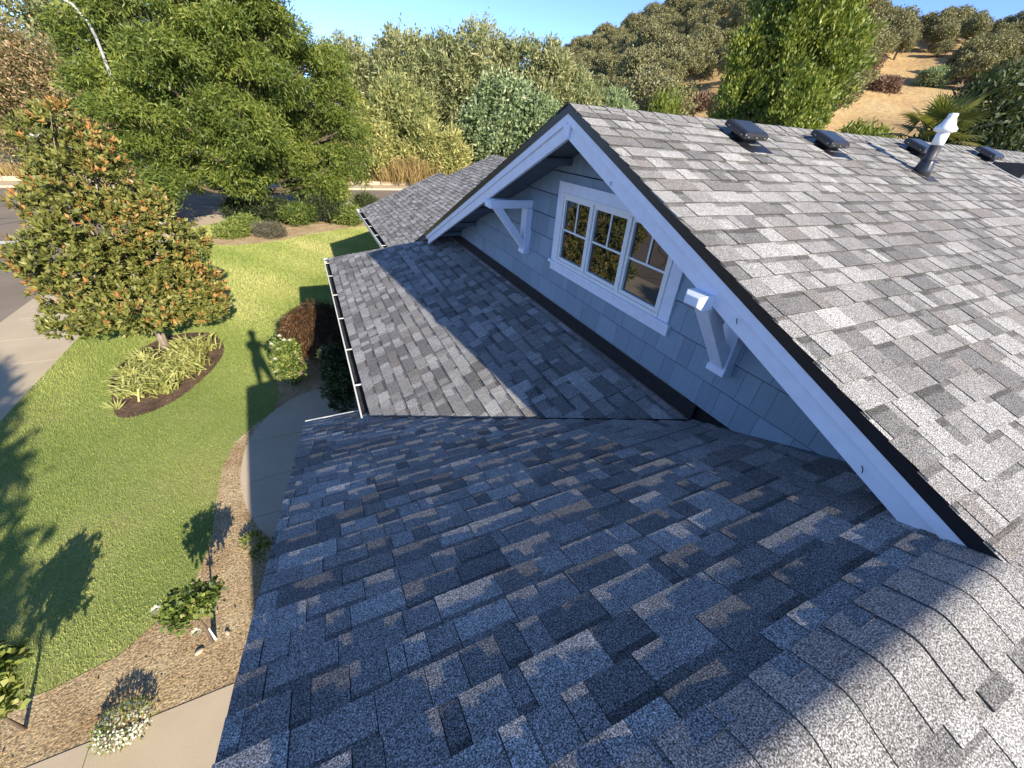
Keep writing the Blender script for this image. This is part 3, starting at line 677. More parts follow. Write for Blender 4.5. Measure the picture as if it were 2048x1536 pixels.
# --- knee braces under the rake
def bracket(yc, zt, tip):
    b = empty('bracket', Vector((WX, yc, zt))+HOFF, parent=HOUSE)
    def B(m, n):
        o = m.build(n, MT['white'], b, bevel=.004); o.location = Vector((-WX, -yc, -zt)); return o
    h = .07; m = MB(); m.box((WX-.09, yc-h, zt-.60), (WX-.004, yc+h, zt-.095)); m.box((WX-.10, yc-h-.006, zt-.645), (WX-.003, yc+h+.006, zt-.598)); B(m, 'post')
    m = MB(); m.box((tip+.03, yc-h-.004, zt-.092), (WX-.004, yc+h+.004, zt))
    c = .02; q = [(tip+.03, yc-h-.004, zt-.092), (tip+.03, yc+h+.004, zt-.092), (tip+.03, yc+h+.004, zt), (tip+.03, yc-h-.004, zt)]
    e = [(tip, yc-h+c, zt-.092+c), (tip, yc+h-c, zt-.092+c), (tip, yc+h-c, zt-c), (tip, yc-h+c, zt-c)]
    m.add(q+e, [(4, 7, 6, 5)]+[(i, i+4, (i+1) % 4+4, (i+1) % 4) for i in range(4)]); B(m, 'beam')
    m = MB(); hh = .055; m.prism([(WX-.09, yc-hh, zt-.595), (WX-.09, yc-hh, zt-.475), (tip+.20, yc-hh, zt-.093), (tip+.09, yc-hh, zt-.093)], (0, 2*hh, 0)); B(m, 'brace')
bracket(1.43, 4.722, -.115); bracket(-1.75, 4.70, -.085)
# --- gutters
def gutter(name, x0, x1, y0, y1, z, side):
    """open box gutter along y (side 'x') or along x (side 'y'); the outer lip is the far side from the roof"""
    m = MB()
    if side == 'x':
        m.box((x0, y0, z-.115), (x1, y1, z-.112)); m.box((x0, y0, z-.112), (x0+.004, y1, z)); m.box((x0-.006, y0, z-.012), (x0+.012, y1, z+.002)); m.box((x0, y1-.003, z-.112), (x1, y1, z-.003)); m.box((x0, y0, z-.112), (x1, y0+.003, z-.003))
        t = MB(); t.box((x0+.0045, y0+.004, z-.1115), (x1+.004, y1-.004, z-.10)); t.box((x1-.002, y0+.004, z-.1), (x1+.004, y1-.004, z-.012)); t.box((x0+.0045, y0+.004, z-.1), (x0+.007, y1-.004, z-.013))
    else:
        m.box((x0, y0, z-.115), (x1, y1, z-.112)); m.box((x0, y1-.004, z-.112), (x1, y1, z)); m.box((x0, y1-.012, z-.012), (x1, y1+.006, z+.002)); m.box((x0, y0, z-.112), (x0+.003, y1, z-.003))
        t = MB(); t.box((x0+.004, y0, z-.1115), (x1, y1-.0045, z-.1))
    g = part(m, name, MT['gutter']); t.build('trough', MT['trough'], g); return g
g = gutter('gutter', XE-.118, XE-.012, yv0-.10, YH+.03, ZE+.002, 'x')
h = MB()
for y in (1.3, 2.31, 3.48, 4.63, 5.8, 6.75):
    m = MB(); m.box((XE-.11, y-.010, ZE-.016), (XE-.0, y+.012, ZE-.008)); m.build('hanger', MT['gutter'], g)
g2 = gutter('gutter', XW-.135, XW-.012, 7.6, 13.38, ZE+.002, 'x')
for y in (8.1, 9.3, 10.5, 11.7, 12.9):
    m = MB(); m.box((XW-.125, y-.012, ZE-.016), (XW, y+.012, ZE-.008)); m.build('hanger', MT['gutter'], g2)
gutter('gutter', XL-.005, -1.87, YS+.008, YS+.115, zs(YS)-.035, 'y')
# --- roof vents and pipe
NM = Vector((0, -PM, 1)).normalized(); VU = Vector((0, 1, PM)).normalized(); VX = Vector((1, 0, 0))
def slope_M(x, y): return Matrix(((VX.x, VU.x, NM.x, x), (VX.y, VU.y, NM.y, y), (VX.z, VU.z, NM.z, zn(y)+.008), (0, 0, 0, 1)))
def vent(x, y):
    M = slope_M(x, y) @ Matrix.Scale(.76, 4); v = empty('roof_vent', Vector((x, y, zn(y)))+HOFF, parent=HOUSE)
    def B(m, n, mt, bv=0):
        o = m.build(n, mt, v, bevel=bv); o.location = -Vector((x, y, zn(y))); return o
    m = MB(); m.box((-.21, -.33, 0), (.21, .22, .006), M); B(m, 'flashing', MT['black_metal'])
    m = MB(); m.box((-.11, -.10, .006), (.11, .12, .075), M); B(m, 'throat', MT['membrane'])
    m = MB(); q = [(-.205, -.16), (.205, -.16), (.205, .20), (-.205, .20)]; k = [(-.175, -.125), (.175, -.125), (.175, .17), (-.175, .17)]
    vs = [M @ Vector((a, b, .055)) for a, b in q]+[M @ Vector((a, b, .115)) for a, b in q]+[M @ Vector((a*.985, b*.985, .135)) for a, b in k]
    m.add(vs, [(3, 2, 1, 0), (8, 9, 10, 11)]+[(i, (i+1) % 4, (i+1) % 4+4, i+4) for i in range(4)]+[(i+4, (i+1) % 4+4, (i+1) % 4+8, i+8) for i in range(4)]); B(m, 'hood', MT['vent'], .012)
    for sx in (-.14, .0, .14):
        for yy, zz in ((-.162, .085),):
            m = MB(); m.lathe([(.007, 0), (.007, .004), (.003, .006)], M @ Matrix.Translation((sx, yy+.001, zz)) @ Matrix.Rotation(R(90), 4, 'X'), 8); B(m, 'screw', MT['lamp'])
    for yy in (-.10, .12):
        m = MB(); m.lathe([(.007, 0), (.007, .004), (.003, .006)], M @ Matrix.Translation((-.204, yy, .085)) @ Matrix.Rotation(R(-90), 4, 'Y'), 8); B(m, 'screw', MT['lamp'])
for x, y in ((1.66, -.36), (2.90, -.38), (4.80, -.34), (6.72, -.34)): vent(x, y)
def pipe(x, y):
    v = empty('vent_pipe', Vector((x, y, zn(y)))+HOFF, parent=HOUSE); T = Matrix.Translation((x, y, zn(y))) @ Matrix.Scale(.68, 4)
    def B(m, n, mt, sm=True):
        o = m.build(n, mt, v, smooth=sm); o.location = -Vector((x, y, zn(y))); return o
    m = MB(); m.box((-.11, -.16, 0), (.11, .13, .005), slope_M(x, y)); B(m, 'flashing', MT['rubber'], False)
    m = MB(); m.lathe([(.125, -.10), (.115, .08), (.098, .17), (.094, .20), (.088, .20)], T, 24); B(m, 'boot', MT['vent'])
    m = MB(); m.lathe([(.075, .0), (.075, .42)], T, 24); B(m, 'black_pipe', MT['rubber'])
    m = MB(); m.lathe([(.0785, .40), (.0785, .57)], T, 24); B(m, 'white_pipe', MT['pvc'])
    m = MB(); m.lathe([(.079, .565), (.135, .585), (.138, .625), (.10, .66), (.066, .74), (.058, .745), (.058, .80), (.05, .81)], T, 24); B(m, 'cap', MT['pvc'])
pipe(4.07, -.80)
def duct(x, y):
    v = empty('exhaust_hood', Vector((x, y, zn(y)))+HOFF, parent=HOUSE); M = slope_M(x, y)
    def B(m, n, mt, bv=0):
        o = m.build(n, mt, v, bevel=bv); o.location = -Vector((x, y, zn(y))); return o
    m = MB(); m.box((-.24, -.28, 0), (.24, .24, .006), M); B(m, 'flashing', MT['lamp'])
    m = MB(); q = [(-.15, -.18, .0), (-.15, .2, .0), (-.15, .2, .03), (-.15, -.18, .20)]
    m.prism([M @ Vector(p) for p in q], VX*.30); B(m, 'hood', MT['vent'], .008)
duct(6.75, -.66)

# ------------------------------------------------------------------ trees and plants
def tree(name, x, y, z, label, cat, blobs, leaf, r0=.2, bark='bark', seed=1, group=None, lean=(0, 0), fork=.35, crown_name='crown', limb_n=None, **kw):
    """blobs are given relative to the base"""
    q = np.random.default_rng(seed); t = empty(name, (x, y, z), label, cat, group)
    limbs('trunk', (0, 0, -.1), blobs, r0, MT[bark], t, q, fork, lean, limb_n)
    crown(crown_name, blobs, MT[leaf], t, q, **kw); return t
def puffs(seed, n, rx, ry, z0, z1, br, shape=lambda t: 1.0, flat=.8, lean=(0, 0)):
    """n smaller blobs filling a crown between z0 and z1; shape(t) gives the relative radius at height t"""
    q = random.Random(seed); out = []
    for i in range(n):
        t = (i+.5)/n; t = min(.99, max(.01, t+q.uniform(-.5, .5)/n)); a = i*2.399+q.uniform(-.5, .5); s = shape(t); rr = s*math.sqrt(q.uniform(.25, 1))
        b = br*q.uniform(.75, 1.25)*(.55+.45*s)
        out.append((rx*rr*math.cos(a)+lean[0]*t, ry*rr*math.sin(a)+lean[1]*t, z0+(z1-z0)*t, b, b, b*flat))
    return out
# the big ash in the corner bed
q = np.random.default_rng(3)
ash_b = puffs(21, 40, 4.7, 4.3, 1.9, 12.6, 1.6, lambda t: (1.0-.25*(1-t)**3) if t < .55 else (1.0-.75*((t-.55)/.45)**1.6), .62)
ash_b += [(4.3, -.5, 3.3, 1.4, 1.3, .9), (5.0, -.9, 2.3, 1.1, 1.0, .8), (5.4, -.3, 4.6, 1.2, 1.2, .9), (4.9, 0, 6.2, 1.4, 1.3, .9), (3.7, -1.2, 1.9, 1.1, 1.0, .75), (5.6, -.5, 3.2, .9, .9, .7), (4.3, .2, 7.8, 1.3, 1.2, .9), (-3.9, -3.1, 3.6, 1.2, 1.1, .85), (-4.1, -3.3, 5.0, 1.1, 1.1, .8), (-3.3, -3.2, 2.4, 1.1, 1.0, .7), (-4.6, -2.0, 6.0, 1.1, 1.0, .8)]
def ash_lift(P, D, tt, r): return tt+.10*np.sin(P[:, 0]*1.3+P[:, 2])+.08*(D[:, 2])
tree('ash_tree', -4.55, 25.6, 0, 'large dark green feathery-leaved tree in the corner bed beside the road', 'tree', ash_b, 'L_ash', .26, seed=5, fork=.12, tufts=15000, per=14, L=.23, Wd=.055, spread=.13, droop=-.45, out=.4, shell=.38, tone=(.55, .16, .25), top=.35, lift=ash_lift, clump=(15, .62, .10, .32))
# magnolia on the lawn
mag_b = [(.0, .0, 1.35, 1.3, 1.3, .6), (-1.0, .3, 1.75, .95, 1.0, .65), (.85, -.1, 1.65, .95, .95, .62), (.2, -.9, 1.55, 1.0, .9, .6), (.0, 1.0, 1.8, 1.1, 1.0, .7),
         (-.8, -.3, 2.5, 1.0, 1.0, .7), (.75, .2, 2.55, 1.0, .95, .7), (-.1, .1, 3.1, 1.1, 1.1, .75), (-.7, .3, 3.45, .8, .8, .65), (.55, .2, 3.35, .75, .75, .6), (-.1, .1, 4.0, .85, .85, .65), (-.45, .2, 4.65, .5, .5, .5), (.3, .0, 4.5, .5, .5, .5), (-.05, .1, 5.0, .42, .42, .42), (1.1, -.3, 1.25, .7, .65, .42), (-1.2, -.2, 1.15, .75, .7, .42)]
def magnolia():
    q = np.random.default_rng(8); t = empty('magnolia', (-6.07, 8.72, 0), 'magnolia with glossy leaves and rust orange shoot tips, beside the sidewalk', 'tree')
    limbs('trunk', (0, 0, -.05), mag_b, .10, MT['bark_pale'], t, q, .12)
    P, D = lumps(mag_b, 5600, q, .42, .25); n = len(P)
    hgt = P[:, 2]/5.0; blob = .5+.5*np.sin(P[:, 0]*2.1+P[:, 2]*1.7+1)*np.sin(P[:, 1]*2.3+P[:, 2]*1.1)
    hot = q.random(n) < np.clip(-.18+.55*hgt+.95*(blob-.5)+.18*(D[:, 0] > .35), .02, .85)
    A = unit(D*.8+np.array([0, 0, .75])+q.normal(size=(n, 3))*.35)         # shoot axis
    per = 10; i = np.repeat(np.arange(n), per); m = n*per
    ref = unit(np.cross(A, q.normal(size=(n, 3)))); ref2 = np.cross(A, ref)
    ang = np.tile(np.arange(per)*2.4, n)+q.normal(0, .2, m); open_ = q.uniform(.35, 1.25, m)
    d = A[i]*np.cos(open_)[:, None]+(ref[i]*np.cos(ang)[:, None]+ref2[i]*np.sin(ang)[:, None])*np.sin(open_)[:, None]
    p = P[i]-A[i]*(q.random(m)*.10)[:, None]; L = .125*(.7+.5*q.random(m)); Wd = .052*(.7+.5*q.random(m))
    V = leaves(p, d, L, Wd, q, roll=A[i]+.3*q.normal(size=(m, 3)))
    inner = open_ < .8
    tone = np.where(hot[i], np.where(inner, q.uniform(.58, .92, m), q.uniform(.3, .66, m)), np.where(inner, q.uniform(.35, .6, m), q.uniform(.05, .5, m)))
    quads('crown', V, tone, MT['L_mag'], t)
    fl = MB()
    for fx, fy, fz in ((1.02, -.3, 3.15), (-.3, -.5, 4.75), (-1.6, -.4, 3.6)):
        f = MB()
        for k in range(8):
            a = k*.785; d = Vector((math.cos(a), math.sin(a), .75 if k % 2 else .35)).normalized(); s = Vector((-math.sin(a), math.cos(a), 0))*.035; b = Vector((fx, fy, fz))
            f.add([b, b+d*.06+s, b+d*.12, b+d*.06-s], [(0, 1, 2, 3)])
        f.build('flower', MT['petal'], t)
magnolia()
def rel(th, D): return CX+D*math.sin(R(th)), CY+D*math.cos(R(th))
# the belt of trees across the road
def dome(t): return math.sqrt(max(.05, 1-(2*t-.85)**2*.75)) if t > .42 else .9
def column(t): return .55+.45*math.sin(math.pi*min(1, t*1.1+.12))
G_BELT = 'trees across the road'
def belt(th, D, H, rad, leaf, label, seed, n=18, tufts=3600, kind='broadleaf_tree', z0=.10, group=None, shape=dome, up=.35, L=.55, Wd=.16, tone=(.52, .16, .24), per=8, spread=.28, br=None, out=.5, droop=None, rnd=.75, flat=.95):
    x, y = rel(th, D); b = puffs(seed, n, rad*.66, rad*.6, H*z0+rad*.25, H-rad*.32, br or rad*.46, shape, flat)
    tree(kind, x, y, -.05, label, 'tree', b, leaf, .09+H*.012, seed=seed, fork=.2, group=group, tufts=tufts, per=per, L=L, Wd=Wd, spread=spread, droop=up if droop is None else droop, out=out, shell=.35, tone=tone, rnd=rnd, top=.25, clump=(9, rad*.13, rad*.11, .1))
belt(-21.5, 60, 17.5, 7.5, 'L_willow', 'tall olive green tree at the far left, behind the brown-leaved tree', 101)
belt(-12.0, 63, 19.5, 8.0, 'L_willow', 'tall olive green tree showing behind the ash and the street lamp', 102, tone=(.46, .15, .22))
belt(-19.0, 47, 8.6, 4.4, 'L_peach', 'tree with dry peach-brown leaves at the far left across the road', 103, tone=(.42, .28, .35), tufts=5200, L=.27, Wd=.10, up=.0, n=22)
belt(-14.0, 45.5, 6.2, 3.2, 'L_peach', 'low brown-leaved tree between the magnolia and the ash, across the road', 104, tone=(.38, .28, .35), tufts=2600, L=.25, Wd=.09, up=.0, n=14)
belt(-4.0, 62, 17.5, 7.0, 'L_willow', 'olive green tree hidden for the most part behind the ash crown', 105)
belt(6.8, 63, 13.3, 5.2, 'L_willow', 'rounded olive tree just right of the ash, at the left end of the far belt', 106)
belt(12.2, 61, 14.1, 4.6, 'L_willow', 'olive tree of the far belt, second from its left end, above the yellow bush', 107, tone=(.58, .15, .22))
belt(16.8, 63, 14.5, 4.8, 'L_willow', 'dark olive tree of the far belt with a deep shady hollow at its foot', 108, tone=(.42, .16, .24), z0=.34)
belt(21.0, 62, 16.1, 5.4, 'L_willow', 'tallest olive tree in the middle of the far belt against the sky', 109, tone=(.6, .15, .22))
belt(25.6, 62, 14.7, 4.6, 'L_willow', 'spiky-topped olive tree right of the tallest one in the far belt', 110)
belt(29.0, 61, 14.3, 3.6, 'L_willow', 'pale spiky olive tree with an orange-brown patch, right part of the far belt', 111, tone=(.62, .2, .25))
belt(32.4, 63, 12.1, 4.4, 'L_willow', 'lower olive tree at the right end of the far belt, above the gable apex', 112, tone=(.45, .15, .22))
belt(36.3, 66, 10.5, 4.2, 'L_cotton', 'grey-green tree sloping down at the right end of the far belt', 113)
belt(23.5, 50, 9.6, 4.8, 'L_cotton', 'silvery grey-green tree standing in front of the far belt, left of the gable apex', 114, tufts=4500, L=.42, Wd=.2, tone=(.55, .2, .3), up=.0)
belt(28.8, 49, 8.2, 3.6, 'L_cotton', 'smaller silvery green tree close to the gable apex', 115, tufts=2600, L=.42, Wd=.2, up=.0)
belt(18.0, 47.5, 5.0, 2.2, 'L_dark', 'dark green shrubby tree in the gap behind the wing roof', 116, tufts=1200, L=.4, n=10)
belt(11.8, 49, 8.6, 3.6, 'L_yellow', 'yellow-green willowy tree left of the shady hollow', 117, tufts=3000, L=.55, Wd=.12, tone=(.42, .2, .25))
belt(8.4, 46.5, 6.2, 2.0, 'L_yellow', 'golden yellow bush beside the ash crown', 118, tufts=1500, L=.4, tone=(.66, .18, .25), n=10, kind='tall_bush')
belt(14.6, 46.5, 5.6, 2.2, 'L_yellow', 'tall yellow bush behind the dry straw grass', 119, tufts=1700, L=.5, Wd=.11, tone=(.62, .2, .25), n=10, kind='tall_bush')
belt(17.6, 45.8, 5.0, 1.8, 'L_yellow', 'yellow bush nearest the silvery grey-green tree', 120, tufts=1300, L=.5, Wd=.11, tone=(.7, .18, .25), n=9, kind='tall_bush')
belt(37.8, 56, 7.2, 1.6, 'L_yellow', 'yellow-green sapling above the main ridge, right of the apex', 121, tufts=900, L=.4, tone=(.55, .2, .25), n=9)
belt(42.4, 44, 8.9, 1.45, 'L_maple', 'narrow bright green columnar tree above the main ridge', 122, tufts=1700, L=.4, Wd=.1, n=14, shape=column, up=1.2, kind='columnar_tree', z0=.02, br=.75)
belt(44.8, 43, 6.6, 1.5, 'L_cotton', 'small grey-green shrub above the ridge beside the columnar tree', 123, tufts=700, L=.35, n=8, kind='tall_bush')
# the bright maple right behind the house, and its neighbours
x, y = rel(53.3, 23)
big_b = puffs(131, 32, 2.0, 2.0, 1.8, 11.0, .95, lambda t: (.75+.25*t/.3) if t < .3 else (1.0-.10*(t-.3)/.4 if t < .7 else .9-.75*((t-.7)/.3)**1.5), 1.25)
tree('maple_tree', x, y, 0, 'tall bright green tree standing right behind the house, above the roof vents', 'tree', big_b, 'L_maple', .2, seed=132, fork=.15, tufts=10500, per=10, L=.17, Wd=.07, spread=.10, droop=.95, clump=(12, .30, .26, .05), out=.5, shell=.4, tone=(.52, .17, .25), rnd=.8)
x, y = rel(49.6, 24.5)
tree('maple_tree', x, y, 0, 'short dark green sapling at the left foot of the tall bright green tree', 'tree', puffs(133, 10, .75, .75, 1.5, 6.3, .6, column, 1.1), 'L_maple', .08, seed=134, tufts=1700, per=9, L=.18, Wd=.08, spread=.12, droop=.7, tone=(.42, .17, .25))
x, y = rel(62.4, 21.5)
tree('tall_bush', x, y, 0, 'bright green bush between the tall tree and the palm', 'shrub', puffs(135, 10, 1.25, 1.1, 2.2, 6.0, .75, dome, 1.0), 'L_maple', .08, seed=136, tufts=2400, per=9, L=.17, Wd=.06, spread=.12, droop=.8, tone=(.5, .17, .25))
for th, D, H, rad, sd, lab in ((69.6, 30, 9.4, 2.6, 141, 'dark green tree behind the palm at the right edge'), (73.5, 33, 10.0, 3.4, 142, 'darkest green tree at the far right edge behind the roof'), (67.4, 31, 6.8, 1.7, 143, 'low dark green tree just left of the palm fronds')):
    x, y = rel(th, D); tree('dark_tree', x, y, 0, lab, 'tree', puffs(sd, 14, rad*.7, rad*.7, 1.6, H-rad*.4, rad*.5, dome, 1.0), 'L_dark', .16, seed=sd, tufts=3000, per=9, L=.26, Wd=.09, spread=.16, droop=.3, tone=(.6, .2, .25))
def palm():
    q = np.random.default_rng(151); x, y = rel(67.4, 15.5); H = 5.75
    t = empty('palm_tree', (x, y, 0), 'fan palm with pale green fronds behind the white pipe', 'palm')
    mb = MB(); mb.tube([(0, 0, -.1), (.05, 0, 2), (.02, .04, 4), (0, 0, H)], [.16, .14, .13, .12], 10); mb.build('trunk', MT['bark'], t, smooth=True)
    for k in range(26):
        a = k*2.399; el = R(80-k*4.6); d = Vector((math.cos(a)*math.cos(el), math.sin(a)*math.cos(el), math.sin(el))); s = Vector((-math.sin(a), math.cos(a), 0)); u = s.cross(d)
        Ls = .55+.25*q.random(); hub = Vector((0, 0, H))+d*Ls; V = []; T = []
        mb = MB(); mb.tube([(0, 0, H-.05), (Vector((0, 0, H))+d*Ls*.5), hub], .012, 5)
        for j in range(26):
            b = R(-118+236*j/25); e = d*math.cos(b)+s*math.sin(b); e = (e+u*.12*math.cos(b*2)-Vector((0, 0, .10+.25*(k/26)))).normalized(); w = d*(-math.sin(b))+s*math.cos(b); ln = .62*(1-.25*abs(b)/2.1)*(.9+.2*q.random())
            p1 = hub+e*ln*.5; p2 = hub+e*ln+Vector((0, 0, -.10*ln)); V.append([hub, p1+w*.022, p2, p1-w*.022]); T.append(.45+.3*q.random()+(.25 if k % 3 == 0 else 0))
        fr = quads('frond', np.array(V), np.array(T), MT['L_palm'], t); mb.build('stalk', MT['L_palm'], fr)
palm()
# oaks over the hillside: five meshes, each standing tree an object of its own
def oak_mesh(seed):
    q = np.random.default_rng(seed); b = puffs(seed, 9, 2.6, 2.4, 2.2, 5.2, 1.35, dome, .72); P, D = lumps(b, 1300, q, .35, .3); n = len(P)
    i = np.repeat(np.arange(n), 5); m = len(i); d = unit(q.normal(size=(m, 3)))+D[i]*.4
    V = leaves(P[i]+q.normal(size=(m, 3))*.22, d, .34*(.6+.7*q.random(m)), .2, q); tone = np.repeat(q.normal(.5, .2, n), 5)+q.normal(0, .12, m)
    o = quads('oak_tree', V, tone, MT['L_oak']); o.data.materials.append(MT['bark'])
    mb = MB(); mb.tube([(0, 0, -.6), (.1, .05, 1.2), (.0, .1, 2.6)], [.32, .25, .16], 6)
    for bb in b[:5]: mb.tube([(.1, .05, 1.4), (bb[0]*.5, bb[1]*.5, 2.2), (bb[0], bb[1], bb[2]+.3)], [.16, .12, .05], 5)
    t = mb.build('oak_trunk_tmp', MT['bark'])
    me = o.data; v0 = len(me.vertices); tm = t.data
    import bmesh
    bm = bmesh.new(); bm.from_mesh(me); k = len(bm.faces); bm.from_mesh(tm); bm.faces.ensure_lookup_table()
    for f in bm.faces[k:]: f.material_index = 1
    bm.to_mesh(me); bm.free(); bpy.data.objects.remove(t, do_unlink=True); return o
protos = [oak_mesh(160+k) for k in range(5)]; used = [False]*5
def oaks():
    r = random.Random(77); spots = []; tries = 0
    while len(spots) < 288 and tries < 60000:
        tries += 1; th = r.uniform(24, 76); D = math.sqrt(r.uniform(82**2, 246**2)); x, y = rel(th, D); z = float(hill_z(np.array(x), np.array(y)))
        if z < 1.0 or 50.2 < th < 57.6 or th > 71.5: continue
        el = math.degrees(math.atan2(z-5.44, D))
        if 60.2 < th < 67.0 and -3 < el < 7.2: continue
        if 57.4 < th < 60.4 and el < 1.6: continue
        if th >= 67.0 and el < 5.0: continue
        if 43.2 < th < 48.8 and -3 < el < 4.9: continue
        if 39.8 < th < 44 and .5 < el < 3.2 and r.random() < .7: continue
        if th < 33 and D < 130: continue
        if 46 < th < 60 and D > 150 and r.random() < .5*max(0, math.sin(th*.9+D*.06)): continue
        near = 3.3+D*.005
        if any((x-a)**2+(y-b)**2 < near*near for a, b, _ in spots): continue
        spots.append((x, y, z))
    spots += [(*rel(t, 236+j), float(hill_z(np.array(rel(t, 236+j)[0]), np.array(rel(t, 236+j)[1])))) for t, j in ((60.2, 0), (60.9, 4), (61.6, 2), (64.6, 0), (65.3, 5), (66.0, 2), (66.8, 1), (67.6, 5), (68.4, 2), (69.2, 0))]
    for i, (x, y, z) in enumerate(spots):
        k = i % 5; o = protos[k] if not used[k] else protos[k].copy()
        if used[k]: COL.objects.link(o)
        used[k] = True; s = r.uniform(.72, 1.5); o.location = (x, y, z-.2); o.rotation_euler = (0, 0, r.uniform(0, 6.28)); o.scale = (s, s, s*r.uniform(.85, 1.15))
        tag(o, 'grey-green oak growing on the dry golden hillside', 'tree', 'oaks on the hillside')
oaks()
def brush(x, y, z, rad, h, leaf, label, seed, group=None, name='brush_shrub', cat='shrub', **kw):
    a = dict(tufts=700, per=8, L=.3, Wd=.08, spread=.15, droop=.3, tone=(.5, .2, .25), shell=.5); a.update(kw)
    tree(name, x, y, z, label, cat, puffs(seed, 7, rad*.65, rad*.6, h*.3, h*.75, rad*.5, dome, .8), leaf, .03, seed=seed, group=group, crown_name='foliage', **a)
for th, D, rad, h, lf, lab, sd in ((59.6, 150, 4.6, 4.2, 'L_bush', 'reddish bare brush on the golden slope right of the tall tree', 171), (61.9, 135, 3.2, 3.0, 'L_bush', 'low reddish brush in the middle of the golden slope', 172), (65.2, 150, 3.6, 3.6, 'L_cotton', 'round grey-green shrub alone on the golden slope', 173), (67.0, 160, 5.0, 5.6, 'L_bush', 'reddish brown thicket on the golden slope above the palm', 174), (46.5, 98, 2.4, 2.4, 'L_bush', 'small reddish bush at the foot of the hill left of the tall tree', 175)):
    x, y = rel(th, D); brush(x, y, float(hill_z(np.array(x), np.array(y)))-.3, rad, h, lf, lab, sd, L=.7, Wd=.16, spread=.3, tufts=1000)
# dry straw grass and weeds beyond the road
def straw():
    q = np.random.default_rng(181); n = 9000; x = q.uniform(-30, 22, n); y = 40.8+q.gamma(2, 1.6, n); P = np.stack([x, y, np.zeros(n)], 1)
    D = np.stack([q.normal(0, .25, n), q.normal(0, .25, n), np.ones(n)], 1); h = q.uniform(.3, .9, n)
    tag(quads('dry_weeds', leaves(P, D, h, .07, q), q.random(n), MT['L_straw']), 'tangle of dry straw-coloured weeds beyond the road', 'grass', None, 'stuff')
straw()
for k, (th, D, h) in enumerate(((9.6, 45.0, 2.0), (11.2, 44.6, 2.5), (12.9, 44.5, 2.7), (14.6, 44.8, 2.3), (16.4, 44.6, 2.0), (18.6, 44.2, 1.6))):
    x, y = rel(th, D); q = np.random.default_rng(190+k); n = 420; P = np.stack([q.normal(0, .35, n), q.normal(0, .35, n), q.uniform(0, h*.35, n)], 1); DD = np.stack([q.normal(0, .28, n), q.normal(0, .28, n), np.ones(n)], 1)
    t = empty('dry_weed_clump', (x, y, 0), 'tall tan clump of dead weeds at the foot of the yellow bushes', 'weeds', 'dead weed clumps')
    quads('stems', leaves(P, DD, q.uniform(.5, 1, n)*h*.8, .05, q), q.random(n), MT['L_straw'], t)
    # a few branching heads
    P2, D2 = lumps([(0, 0, h*.8, .5, .5, .4)], 160, q, .6); quads('seed_heads', leaves(P2, D2+np.array([0, 0, .8]), .3, .06, q), q.random(len(P2))*.6+.4, MT['L_straw'], t)
mb = MB()
for x0 in np.arange(-24, 20, 2.4): mb.box((x0, 41.0, -.1), (x0+2.37, 41.22, .30)); 
tag(mb.build('retaining_wall', MT['wallstone']), 'low pale block wall along the far sidewalk', 'wall')
def rail():
    t = empty('guard_rail', (4, 43, 0), 'pale rail on posts among the dry weeds beyond the road', 'railing'); 
    m = MB(); m.box((-6, -.05, .78), (9, .05, .98)); m.build('rail', MT['wallstone'], t)
    for k in range(7): m = MB(); m.box((-5.9+k*2.4, .06, -.1), (-5.75+k*2.4, .18, 1.05)); m.build('post', MT['wallstone'], t)
rail()
# street lamp on the corner
def lamp():
    x, y = -8.65, 23.4
    t = empty('street_lamp', (x, y, -.02), 'tall galvanised street lamp with a long arm, behind the ash leaves', 'street lamp')
    m = MB(); m.lathe([(.16, 0), (.16, .04), (.11, .05), (.11, .5), (.085, .52), (.05, 7.6)], None, 14); m.build('pole', MT['lamp'], t, smooth=True)
    m = MB(); m.tube([(0, 0, 7.5), (-.06, .0, 8.0), (-.35, .02, 8.5), (-1.0, .05, 8.85), (-2.4, .1, 9.1)], [.058, .055, .05, .045, .04], 10); m.build('arm', MT['lamp'], t, smooth=True)
    m = MB(); m.box((-3.1, -.02, 9.02), (-2.35, .24, 9.16)); m.build('lamp_head', MT['lamp'], t, bevel=.04)
lamp()
